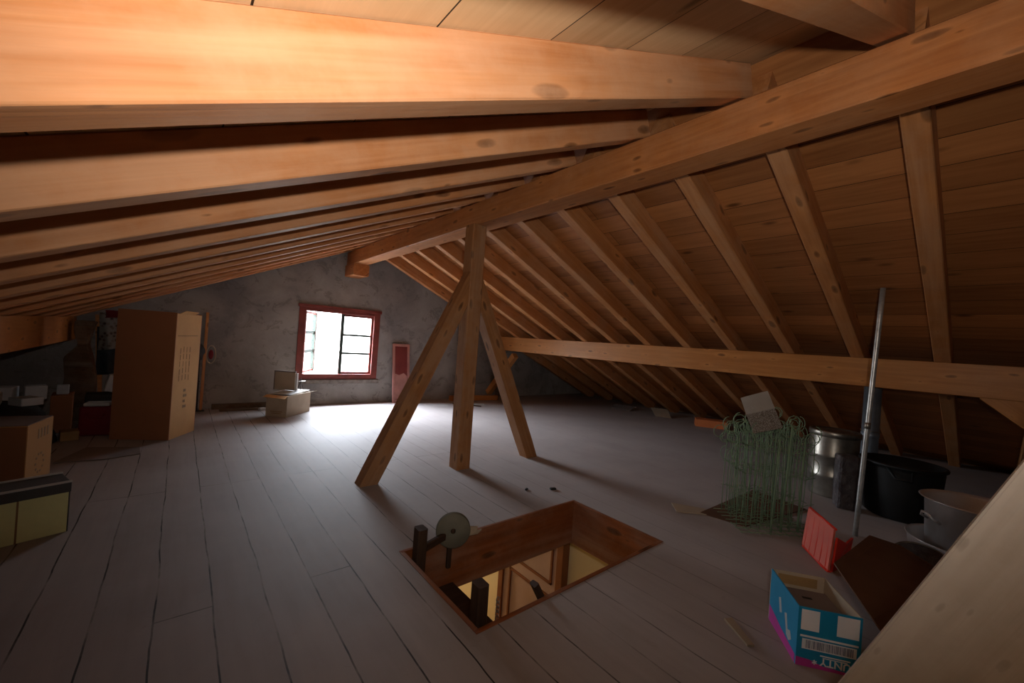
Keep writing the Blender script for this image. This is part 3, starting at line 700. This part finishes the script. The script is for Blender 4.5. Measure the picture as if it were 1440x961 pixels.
rbox('plaster_chunk', 'small white plaster chunk on the floor left of the carton under the window', 1.02, 7.02, 0.09, 0.06, 0.04, 0.4, M['white'], 'chunk', bev=0.012)

# carton below the window
A = Vector((1.00, 6.58)); Bc = Vector((1.225, 6.36)); u = (Bc-A).normalized(); Wd = 0.315
wc = thing('carton', 'beige cardboard carton with open flaps on the floor below the window', 'box', (A.x, A.y, 0), math.atan2(u.y, u.x))
Dp = 0.56; Hh = 0.305; th = 0.008; bm = bmesh.new()
for a in ((0, Wd, 0, th), (0, Wd, Dp-th, Dp), (0, th, th, Dp-th), (Wd-th, Wd, th, Dp-th)): box(bm, a[0], a[1], a[2], a[3], 0, Hh)
box(bm, th, Wd-th, th, Dp-th, 0, 0.01); box(bm, th, Wd-th, th, Dp-th, Hh-0.03, Hh-0.022)
obj('body', bm, M['cardpale'], wc)
bm = bmesh.new(); slab(bm, [(0, 0, Hh), (Wd, 0, Hh), (Wd+0.01, -0.08, Hh-0.03), (0.0, -0.08, Hh-0.02)], 0.005); obj('flap', bm, M['cardlit'], wc)
bm = bmesh.new(); slab(bm, [(Wd, 0.02, Hh), (Wd, Dp-0.02, Hh), (Wd+0.12, Dp-0.03, Hh+0.03), (Wd+0.12, 0.03, Hh+0.03)], 0.005); obj('flap', bm, M['cardpale'], wc)
bm = bmesh.new(); slab(bm, [(0.02, 0.1, Hh+0.001), (Wd-0.02, 0.1, Hh+0.001), (Wd+0.02, 0.5, Hh+0.03), (0.04, 0.5, Hh+0.03)], 0.005); obj('flap', bm, M['white'], wc, label='pale flap folded over the top')
bm = bmesh.new(); box(bm, 0.09, 0.23, -0.0016, -0.0002, 0.045, 0.055); box(bm, 0.07, 0.25, -0.0016, -0.0002, 0.07, 0.08)
obj('ink_marks', bm, M['ink'], wc)
pb = thing('picture_board', 'small grey beige framed board standing on the carton under the window', 'board', (1.27, 6.78, 0.335), math.radians(-38))
bm = bmesh.new(); box(bm, -0.17, 0.13, 0, 0.02, 0, 0.27, bev=0.003); obj('panel', bm, M['cardpale'], pb)
bm = bmesh.new(); box(bm, -0.18, 0.14, -0.004, 0.024, 0.268, 0.285); box(bm, -0.18, -0.165, -0.004, 0.024, 0, 0.27); obj('frame', bm, M['cardgrey'], pb)
obj('edge_strip', B(0.14, 0.165, -0.01, 0.03, 0.0, 0.26, bev=0.003), M['white'], pb, label='white edge strip')
tp = thing('wire_stand', 'little wire stand beside the framed board on the carton', 'stand', (1.48, 6.82, 0.335))
bm = bmesh.new()
for a in (0.3, 2.4, 4.5): tube(bm, [(0, 0, 0.12), (0.05*math.cos(a), 0.05*math.sin(a), 0.0)], 0.004, 5)
tube(bm, [(0, 0, 0.1), (0, 0, 0.17)], 0.005, 5); obj('legs', bm, M['blackmetal'], tp)
obj('ledge', B(-0.06, 0.06, -0.02, 0.02, 0.12, 0.128), M['tin'], tp)

# leaning red framed panel
mr = thing('framed_panel', 'narrow wine red panel with a faded pink frame leaning on the gable wall', 'panel', (3.30, 7.14, 0.0))
rotm = Matrix.Rotation(math.radians(-9.0), 4, 'X')
def ch(name, bm, mat, **k):
    bmesh.ops.transform(bm, matrix=rotm, verts=bm.verts); return obj(name, bm, mat, mr, **k)
bm = bmesh.new()
for a in ((-0.17, -0.125, 0, 1.12), (0.125, 0.17, 0, 1.12), (-0.125, 0.125, 1.07, 1.12), (-0.125, 0.125, 0, 0.06)): box(bm, a[0], a[1], 0, 0.035, a[2], a[3], bev=0.003)
ch('frame', bm, M['pink']); ch('panel', B(-0.125, 0.125, 0.012, 0.025, 0.06, 1.07), M['wine'])
bm = bmesh.new(); prism(bm, [(-0.12, 0.07), (0.12, 0.07), (0.12, 0.5), (0.05, 0.56), (-0.04, 0.52), (-0.12, 0.55)], 'Y', 0.008, 0.013); ch('lower_patch', bm, M['pink'], label='faded pink lower patch')

# right back corner timber and litter
tag(beam('floor_timber', (4.35, 7.12, 0.05), (5.45, 6.98, 0.05), 0.12, 0.1, M['purlin'], bev=0.005), 'short brown timber lying on the floor behind the middle post', 'timber')
def sheet(name, lab, pts, mat, cat, th=0.004, z=0.001):
    bm = bmesh.new(); slab(bm, [(p[0], p[1], p[2] if len(p) > 2 else z) for p in pts], th)
    o = obj(name, bm, mat); return tag(o, lab, cat)
sheet('paper_sheet', 'pale paper scrap on the floor just left of the right brace', [(4.45, 6.55), (4.75, 6.45), (4.85, 6.62), (4.6, 6.75)], M['white'], 'paper')
tag(beam('wood_stick', (4.55, 6.30, 0.015), (4.20, 6.75, 0.015), 0.03, 0.02, M['stub'], bev=0.003), 'dark stick on the floor behind the middle post', 'stick')
hb = thing('hollow_brick', 'orange terracotta hollow brick lying under the right eave', 'brick', (7.60, 3.30, 0.0), math.radians(-60))
bm = bmesh.new()
box(bm, -0.26, 0.26, -0.13, -0.115, 0, 0.13); box(bm, -0.26, 0.26, 0.115, 0.13, 0, 0.13); box(bm, -0.26, 0.26, -0.115, 0.115, 0, 0.014); box(bm, -0.26, 0.26, -0.115, 0.115, 0.116, 0.13); box(bm, -0.26, 0.26, -0.115, 0.115, 0.06, 0.07)
for y in (-0.06, 0, 0.06): box(bm, -0.26, 0.26, y-0.005, y+0.005, 0.014, 0.06); box(bm, -0.26, 0.26, y-0.005, y+0.005, 0.07, 0.116)
obj('clay_shell', bm, M['brick'], hb)
sheet('paper_sheet', 'crumpled pale sheet left of the hollow brick under the right eave', [(7.62, 4.08, .005), (7.95, 4.35, .12), (7.75, 4.62, .12), (7.45, 4.32, .01)], M['cardpale'], 'paper')
sheet('board_scrap', 'pale thin board scrap further back under the right eave', [(7.5, 4.95, .005), (7.8, 5.0, .06), (7.65, 5.45, .06), (7.4, 5.35, .01)], M['cardgrey'], 'board', th=0.01)
sheet('paper_sheet', 'dusty grey paper sheets on the floor before the tall carton', [(-0.76, 5.02), (-0.45, 4.98), (-0.22, 5.06), (-0.24, 5.32), (-0.62, 5.48)], M['cardgrey'], 'paper', th=0.008)
sheet('floor_panel', 'thin dark brown panel lying flat under the green wire bundle', [(3.38, 1.50), (3.44, 1.18), (4.35, 1.02), (4.45, 1.48)], M['brownsheet'], 'panel', th=0.008)
sheet('pale_board_scrap', 'small pale board scrap at the corner of the dark floor panel', [(3.22, 1.62), (3.42, 1.42), (3.5, 1.52), (3.36, 1.74)], M['cardpale'], 'board', th=0.006)
sheet('wood_splinter', 'flat brown wood splinter on the floor left of the blue carton', [(2.15, 0.80), (2.05, 0.66), (2.075, 0.64), (2.19, 0.78)], M['splinter'], 'splinter', th=0.01)
rbox('coal_chip', 'small black chip on the floor behind the hatch, left one', 2.44, 2.60, 0.035, 0.02, 0.012, 0.5, M['black'], 'chip', bev=0.003)
rbox('coal_chip', 'small black chip on the floor behind the hatch, right and larger one', 2.66, 2.49, 0.055, 0.03, 0.015, -0.3, M['black'], 'chip', bev=0.004)

# ------------------------------------------------------------------ right side things
# green wire edging bundle
gw = thing('wire_fence_bundle', 'bundle of green garden edging wire with scrolled tops standing on the floor', 'wire fence', (3.68, 1.16, 0.0))
rr = random.Random(11)
vd = Vector((0.30, -0.26, 0)).normalized()     # direction across the view
nd = Vector((-vd.y, vd.x, 0))
for p in range(9):
    off = (p-4)*0.045; ang = rr.uniform(-0.12, 0.12); hh = 0.80+rr.uniform(-0.07, 0.10); sh = rr.uniform(-0.05, 0.05); lean = rr.uniform(-0.05, 0.05)
    a = (vd*math.cos(ang)+nd*math.sin(ang)); bm = bmesh.new()
    wdt = 0.215+rr.uniform(-0.03, 0.03)
    def W3(s, z, q=0.0): return nd*(off+lean*z+q)+a*(s+sh)+Vector((0, 0, z))
    n = 7
    for k in range(n):
        s = -wdt + 2*wdt*k/(n-1); H = hh-0.14*abs(s)/wdt + rr.uniform(-0.02, 0.02)
        pts = [W3(s+rr.uniform(-.006, .006), 0.006), W3(s+rr.uniform(-.012, .012), H*0.5), W3(s, H)]
        # scroll
        sg = 1 if k % 2 else -1; R = 0.05+rr.uniform(0, 0.015)
        for j in range(1, 11):
            th_ = math.pi*2*j/9; Rj = R*(1-0.035*j); pts.append(W3(s+sg*(R-Rj*math.cos(th_)), H+Rj*math.sin(th_)))
        tube(bm, pts, 0.0032, 5)
    for z in (0.05, 0.22, 0.42, 0.60):
        pts = []
        for k in range(13):
            s = -wdt-0.02 + (2*wdt+0.04)*k/12; pts.append(W3(s, z+0.012*math.sin(k*1.7+p), 0.006*math.sin(k*3)))
        tube(bm, pts, 0.0026, 5)
    # side bows
    for sg in (-1, 1):
        for zc in (hh*0.92, hh*0.62):
            pts = [W3(sg*(wdt+0.045*math.sin(math.pi*j/8)), zc+0.06*math.cos(math.pi*j/8)) for j in range(9)]
            tube(bm, pts, 0.003, 5)
    obj('wire_panel', bm, M['wire'], gw)
bm = bmesh.new(); tube(bm, [(0.0, -0.05, 0.0), (0.03, -0.07, 0.80)], 0.008, 8); tube(bm, [(0.14, -0.12, 0.0), (0.15, -0.13, 0.72)], 0.008, 8); tube(bm, [(-0.12, -0.02, 0.0), (-0.09, -0.03, 0.72)], 0.006, 8)
for vv in bm.verts: vv.co += Vector((-0.08, -0.12, 0))
obj('thick_stake', bm, M['wire'], gw)
bm = bmesh.new()
for k in range(9):
    x = -0.28+0.07*k; tube(bm, [tuple(vd*x+nd*-0.26+Vector((0, 0, 0.006))), tuple(vd*(x+0.02)+nd*0.2+Vector((0, 0, 0.006)))], 0.003, 4)
for k in range(7):
    y = -0.25+0.07*k; tube(bm, [tuple(vd*-0.29+nd*y+Vector((0, 0, 0.009))), tuple(vd*0.29+nd*(y+.01)+Vector((0, 0, 0.009)))], 0.003, 4)
obj('base_mesh', bm, M['wire'], gw)
# card on top of it
Pc = [Vector(q) for q in ((3.44, 1.28, 0.985), (3.46, 1.10, 1.065), (3.44, 0.965, 0.85), (3.42, 1.16, 0.73))]
cxd = (Pc[1]-Pc[0]); cyd = (Pc[3]-Pc[0])
bm = bmesh.new(); n = 8; g = []
for i in range(n+1):
    g.append([bm.verts.new((i/n, j/n, 0.03*math.sin(3*i/n+2*j/n))) for j in range(n+1)])
for i in range(n):
    for j in range(n): bm.faces.new((g[i][j], g[i+1][j], g[i+1][j+1], g[i][j+1]))
for vv in bm.verts: vv.co.y = 1-vv.co.y
bmesh.ops.solidify(bm, geom=bm.faces[:], thickness=0.01)
o = obj('paper_label', bm, M['mottled'])
zx = cxd.cross(-cyd).normalized()*0.4
Pb = Pc[3]
o.matrix_world = Matrix(((cxd.x, -cyd.x, zx.x, Pb.x), (cxd.y, -cyd.y, zx.y, Pb.y), (cxd.z, -cyd.z, zx.z, Pb.z), (0, 0, 0, 1)))
tag(o, 'pale crumpled printed sheet draped on top of the green wire bundle', 'paper')

# tin drum
dm = thing('tin_drum', 'tall tarnished tin drum with a lid standing behind the green wire bundle', 'drum', (5.15, 1.01, 0.0))
R = 0.20; bm = bmesh.new(); prf = [(R*0.98, 0.0), (R, 0.012)]
for zc in (0.2, 0.4): prf += [(R, zc-0.015), (R+0.008, zc), (R, zc+0.015)]
prf += [(R, 0.60)]
lathe(bm, prf, 56, True, False); obj('body', bm, M['tin'], dm)
bm = bmesh.new(); lathe(bm, [(R+0.004, 0.585), (R+0.012, 0.59), (R+0.012, 0.635), (R+0.006, 0.643), (R-0.012, 0.645), (R-0.02, 0.632), (R-0.05, 0.636), (0.0001, 0.64)], 56, False, False); obj('lid', bm, M['tin'], dm)
# wrapped crate
o = rbox('wrapped_crate', 'dark crate wrapped in wrinkled plastic beside the tin drum', 4.78, 0.83, 0.16, 0.16, 0.48, 0.45, M['wrap'], 'crate', bev=0.02)
# black tub
tb = thing('black_tub', 'large black round plastic tub behind the steel pole', 'tub', (5.02, 0.50, 0.0))
bm = bmesh.new(); lathe(bm, [(0.0001, 0.0), (0.21, 0.0), (0.24, 0.02), (0.262, 0.25), (0.275, 0.43), (0.275, 0.45), (0.292, 0.455), (0.295, 0.47), (0.288, 0.48), (0.27, 0.48), (0.25, 0.25), (0.22, 0.04), (0.0001, 0.03)], 48); obj('body', bm, M['black'], tb)
bm = bmesh.new(); tube(bm, [(-0.25, -0.10, 0.45), (-0.31, -0.10, 0.38), (-0.32, 0.0, 0.38), (-0.26, 0.06, 0.45)], 0.012, 8); obj('handle', bm, M['black'], tb)
# pipe
pp = thing('flue_pipe', 'galvanised vertical pipe behind the black tub and steel pole', 'pipe', (5.78, 0.835, 0.0))
bm = bmesh.new(); lathe(bm, [(0.074, 0), (0.074, 0.55), (0.078, 0.552), (0.078, 0.60), (0.074, 0.602), (0.074, 1.14), (0.068, 1.14), (0.068, 0.0)], 36); obj('tube', bm, M['galv'], pp)
bm = bmesh.new(); tube(bm, [(0.078*math.cos(a), 0.078*math.sin(a), 0.62) for a in [2*math.pi*k/24 for k in range(24)]], 0.005, 6, closed=True); obj('clamp', bm, M['tin'], pp)
# steel pole
pl_ = thing('steel_pole', 'thin bare steel pole leaning upright against the right rafters', 'pole', (4.08, 0.634, 0.0))
bm = bmesh.new(); P0 = Vector((0, 0, 0)); P1 = Vector((4.16-4.08, 0.585-0.634, 1.92))
n = 8; tube(bm, [P0+(P1-P0)*k/n for k in range(n+1)], 0.017, 14); obj('tube', bm, M['pole'], pl_)
bm = bmesh.new(); q = (P1-P0)*0.43; dq = (P1-P0).normalized(); tube(bm, [q, q+dq*0.05], 0.0195, 14); obj('coupling_ring', bm, M['tin'], pl_)

# aluminium pans
def pan(name, lab, x, y, z, R, Hh, flare, mat, hand):
    t_ = thing(name, lab, 'pot', (x, y, z))
    bm = bmesh.new(); lathe(bm, [(0.0001, 0), (R*0.86, 0.0), (R*0.93, 0.015), (R, Hh-0.02), (R+flare*0.8, Hh-0.006), (R+flare, Hh), (R+flare*0.7, Hh+0.004), (R-0.005, Hh-0.012), (R*0.92, 0.03), (0.0001, 0.01)], 56)
    obj('body', bm, mat, t_)
    for a in hand:
        ca, sa = math.cos(a), math.sin(a); bm = bmesh.new(); rad = Vector((ca, sa, 0)); tn = Vector((-sa, ca, 0))
        hz = Hh*0.72
        pts = [rad*(R-0.004)+tn*-0.05+Vector((0, 0, hz-0.02)), rad*(R+0.035)+tn*-0.048+Vector((0, 0, hz)), rad*(R+0.05)+tn*-0.02+Vector((0, 0, hz+0.03)), rad*(R+0.05)+tn*0.02+Vector((0, 0, hz+0.03)), rad*(R+0.035)+tn*0.048+Vector((0, 0, hz)), rad*(R-0.004)+tn*0.05+Vector((0, 0, hz-0.02))]
        tube(bm, pts, 0.008, 8); obj('handle', bm, mat, t_)
    return t_
pan('wide_pan', 'wide dull aluminium pan with a side handle on the floor at the right', 4.0, 0.05, 0.0, 0.30, 0.20, 0.012, M['alu'], (math.radians(148), math.radians(-30)))
pan('cooking_pot', 'shiny aluminium pot standing inside the wide pan', 4.05, 0.03, 0.03, 0.25, 0.43, 0.03, M['alu'], (math.radians(130), math.radians(-50)))
od = thing('oval_dish', 'black oval dish with a glassy shine leaning between the brown sheet and the pan', 'dish', (3.60, 0.24, 0.12)); od.rotation_euler = (math.radians(12), math.radians(-48), math.radians(12))
bm = bmesh.new(); lathe(bm, [(0.0001, 0.0), (0.10, 0.0), (0.125, 0.03), (0.135, 0.032), (0.13, 0.04), (0.115, 0.035), (0.095, 0.01), (0.0001, 0.008)], 40, sx=0.75, sy=1.15); obj('bowl', bm, M['wrap'], od)
bm = bmesh.new(); tube(bm, [(0.13*0.75*math.cos(a), 0.13*1.15*math.sin(a), 0.038) for a in [2*math.pi*k/36 for k in range(36)]], 0.005, 6, closed=True); obj('rim', bm, M['tin'], od)

# red plastic piece
rp = thing('red_plastic_tray', 'red ribbed plastic tray standing folded on the floor behind the blue carton', 'tray', (3.30, 0.64, 0.0))
def L3(p): return (p[0]-3.30, p[1]-0.64, p[2])
bm = bmesh.new(); slab(bm, [L3(q) for q in ((3.42, 0.80, 0.04), (3.22, 0.61, 0.0), (3.26, 0.60, 0.26), (3.46, 0.785, 0.29))], 0.012); obj('left_leaf', bm, M['redlight'], rp, label='faded left leaf')
bm = bmesh.new()
for k in range(5):
    f = 0.08+0.2*k; a0 = Vector(L3((3.42, 0.80, 0.04))).lerp(Vector(L3((3.22, 0.61, 0.0))), f); a1 = Vector(L3((3.46, 0.785, 0.28))).lerp(Vector(L3((3.26, 0.60, 0.25))), f)
    o_ = Vector((-0.008, 0.0, 0)); tube(bm, [a0+o_, a1+o_], 0.008, 6)
tube(bm, [Vector(L3((3.42, 0.80, 0.03))), Vector(L3((3.21, 0.61, 0.0)))], 0.012, 6); tube(bm, [Vector(L3((3.46, 0.785, 0.29))), Vector(L3((3.26, 0.60, 0.26)))], 0.009, 6)
obj('rib', bm, M['red'], rp)
bm = bmesh.new(); slab(bm, [L3(q) for q in ((3.235, 0.61, 0.0), (3.45, 0.575, 0.0), (3.52, 0.565, 0.16), (3.40, 0.575, 0.15), (3.27, 0.60, 0.21))], 0.012); obj('right_leaf', bm, M['red'], rp)

# brown sheet
sheet('hardboard_sheet', 'dark brown hardboard sheet lying tilted between the blue carton and the pots',
      [(2.72, 0.50, .252), (3.46, 0.47, .225), (3.56, 0.33, .19), (3.30, 0.12, .19), (3.0, -0.08, .12), (2.36, -0.02, 0.07), (2.26, 0.24, .215), (2.30, 0.285, .245)], M['brownsheet'], 'board', th=-0.006)

# blue carton
A = Vector((2.121, 0.496)); Bc = Vector((2.250, 0.320)); u = (Bc-A).normalized(); Wd = (Bc-A).length
bb = thing('blue_carton', 'open blue and white printed carton with upside down lettering at the lower right', 'box', (A.x, A.y, 0), math.atan2(u.y, u.x))
Wd = 0.235; Dp = 0.31; Hh = 0.25; th = 0.005
obj('front_panel', B(0, Wd, 0, th, 0, Hh), M['blue'], bb)
obj('back_panel', B(0, Wd, Dp-th, Dp, 0, Hh), M['cardpale'], bb)
sl = obj('side_panel', B(0, th, th, Dp-th, 0, Hh), M['blue'], bb)
obj('side_panel', B(Wd-th, Wd, th, Dp-th, 0, Hh), M['cardpale'], bb)
bm = bmesh.new(); box(bm, th+0.001, Wd-th-0.001, th, Dp-th, 0.0, 0.006); box(bm, 0.01, Wd-0.02, 0.012, Dp-0.05, 0.19, 0.196)
obj('inner_flap', bm, M['cardgrey'], bb, label='grey inner flap with a finger hole')
obj('finger_hole', B(0.09, 0.13, 0.18, 0.195, 0.1962, 0.197), M['black'], bb)
obj('ochre_strip', B(0.03, 0.2, Dp-th-0.0015, Dp-th-0.0003, 0.19, 0.235), M['yellow'], bb)
bm = bmesh.new(); box(bm, 0.012, 0.080, -0.0012, -0.0002, 0.155, 0.242); box(bm, 0.145, 0.225, -0.0012, -0.0002, 0.155, 0.242)
box(bm, 0.012, 0.225, -0.0012, -0.0002, 0.125, 0.133); box(bm, 0.02, 0.22, -0.0012, -0.0002, 0.075, 0.118)
box(bm, 0.09, 0.2, -0.0012, -0.0002, 0.056, 0.061)
box(bm, 0.10, 0.19, -0.0012, -0.0002, 0.049, 0.052)
obj('white_print', bm, M['printwhite'], bb)
bm = bmesh.new(); rr = random.Random(2); x = 0.034
while x < 0.205:
    wv = rr.choice([0.0012, 0.002, 0.003]); box(bm, x, x+wv, -0.0018, -0.0013, 0.080, 0.114); x += wv+rr.choice([0.0012, 0.0018, 0.003])
obj('bar_code', bm, M['bar'], bb)
bm = bmesh.new(); prism(bm, [(0, 0), (Wd, 0), (Wd, 0.008), (0.10, 0.016), (0.05, 0.032), (0, 0.036)], 'Y', -0.0009, -0.0001)
obj('magenta_band', bm, M['magenta'], bb)
bm = bmesh.new(); prism(bm, [(0.01, 0), (Dp-0.01, 0), (Dp-0.01, 0.075), (0.16, 0.05), (0.01, 0.036)], 'X', -0.0009, -0.0001)
obj('magenta_band', bm, M['magenta'], bb)
bm = bmesh.new(); prism(bm, [(0.05, 0.07), (0.075, 0.05), (0.1, 0.06), (0.13, 0.14), (0.11, 0.15), (0.09, 0.09), (0.065, 0.1)], 'X', -0.0009, -0.0001); prism(bm, [(0.16, 0.12), (0.18, 0.11), (0.2, 0.17), (0.18, 0.18)], 'X', -0.0009, -0.0001)
obj('side_print', bm, M['foam'], bb)
def text_mesh(name, s, size, mat, parent, mw, label=None):
    cu = bpy.data.curves.new('lettering', 'FONT'); cu.body = s; cu.size = size; cu.extrude = 0.0004; cu.offset = size*0.02; cu.align_x = 'LEFT'
    to = bpy.data.objects.new('lettering', cu); C.objects.link(to)
    dg = bpy.context.evaluated_depsgraph_get(); me = bpy.data.meshes.new_from_object(to.evaluated_get(dg))
    bpy.data.objects.remove(to); bpy.data.curves.remove(cu)
    me.materials.clear(); me.materials.append(mat)
    o = bpy.data.objects.new(name, me); C.objects.link(o); o.parent = parent; o.matrix_local = mw
    if label: o['label'] = label
    return o
# upside down: text X runs to -x, text up runs to -z, facing -y
mw = Matrix(((-1, 0, 0, 0.262), (0, 0, -1, -0.0012), (0, -1, 0, 0.047), (0, 0, 0, 1)))
text_mesh('lettering', 'BOUNTY *', 0.042, M['printwhite'], bb, mw, 'white upside down lettering')

# propped wide plank at the right, close
bm = bmesh.new()
dy, dz = -0.38, 0.925
e0 = Vector((0, 0.431, 0.0)); HT = 2.17
pts = [(0.431, 0.003), (0.431+HT*dy/dz, HT), (0.431+HT*dy/dz-0.50, HT), (0.431-0.50, 0.003)]
# local frame: X along the plank
X = Vector((0, dy, dz)).normalized(); Z = Vector((-1, 0, 0)); Y = Z.cross(X); o_ = Vector((1.22, 0.0, 1.0))
Mi = Matrix(((X.x, Y.x, Z.x, o_.x), (X.y, Y.y, Z.y, o_.y), (X.z, Y.z, Z.z, o_.z), (0, 0, 0, 1))); inv = Mi.inverted()
fr = [bm.verts.new(inv @ Vector((1.20, y, z))) for y, z in pts]; bk = [bm.verts.new(inv @ Vector((1.24, y, z))) for y, z in pts]
bm.faces.new(fr); bm.faces.new(bk[::-1])
for i in range(4): bm.faces.new((fr[i], fr[(i+1) % 4], bk[(i+1) % 4], bk[i]))
bmesh.ops.bevel(bm, geom=bm.edges[:], offset=0.004, segments=2, affect='EDGES')
o = obj('propped_plank', bm, M['plank']); o.matrix_world = Mi
tag(o, 'wide pale knotty plank propped diagonally close up at the lower right corner', 'plank')

# ------------------------------------------------------------------ light
wd = bpy.data.worlds.new('world'); sc.world = wd; wd.use_nodes = True; nt = wd.node_tree; bg = nt.nodes['Background']
tcw = nt.nodes.new('ShaderNodeTexCoord'); sep = nt.nodes.new('ShaderNodeSeparateXYZ'); rp_ = nt.nodes.new('ShaderNodeValToRGB')
nt.links.new(tcw.outputs['Generated'], sep.inputs[0]); nt.links.new(sep.outputs['Z'], rp_.inputs[0]); az = nt.nodes.new('ShaderNodeMapRange'); nt.links.new(sep.outputs['X'], az.inputs['Value'])
for k_, v_ in (('From Min', -0.7), ('From Max', 0.6), ('To Min', 1.6), ('To Max', 0.12)): az.inputs[k_].default_value = v_
vm = nt.nodes.new('ShaderNodeVectorMath'); vm.operation = 'MULTIPLY'; nt.links.new(rp_.outputs[0], vm.inputs[0]); nt.links.new(az.outputs[0], vm.inputs[1]); nt.links.new(vm.outputs[0], bg.inputs['Color'])
for (p_, c__) in ((0.12, (0.20, 0.215, 0.23)), (0.5, (0.80, 0.88, 1.0))):
    e_ = rp_.color_ramp.elements.new(p_); e_.color = (*c__, 1)
rp_.color_ramp.elements[0].position = 0.0; rp_.color_ramp.elements[0].color = (0.08, 0.085, 0.085, 1)
rp_.color_ramp.elements[-1].position = 1.0; rp_.color_ramp.elements[-1].color = (0.82, 0.90, 1.0, 1)
bg.inputs['Strength'].default_value = 225.0
def light(name, kind, loc, energy, color=(1, 1, 1), **k):
    l = bpy.data.lights.new(name, kind); l.energy = energy; l.color = color
    for a, v in k.items(): setattr(l, a, v)
    o = bpy.data.objects.new(name, l); C.objects.link(o); o.location = loc; return o
po = light('window_portal', 'AREA', ((WX0+WX1)/2, YW+0.30, (WZ0+WZ1)/2), 1.0, shape='RECTANGLE', size=WX1-WX0-0.1, size_y=WZ1-WZ0-0.1)
po.data.cycles.is_portal = True; po.rotation_euler = (math.radians(-90), 0, 0)
fl = light('camera_flash', 'SPOT', (0, -0.10, 1.44), 116, (1.0, 0.93, 0.86), spot_size=math.radians(148), spot_blend=1.0, shadow_soft_size=0.025)
fl.rotation_euler = Vector((0.60, 0.70, 0.40)).to_track_quat('-Z', 'Y').to_euler()
light('landing_lamp', 'POINT', (2.85, 5.2, -1.0), 55, (1.0, 0.78, 0.5), shadow_soft_size=0.12)
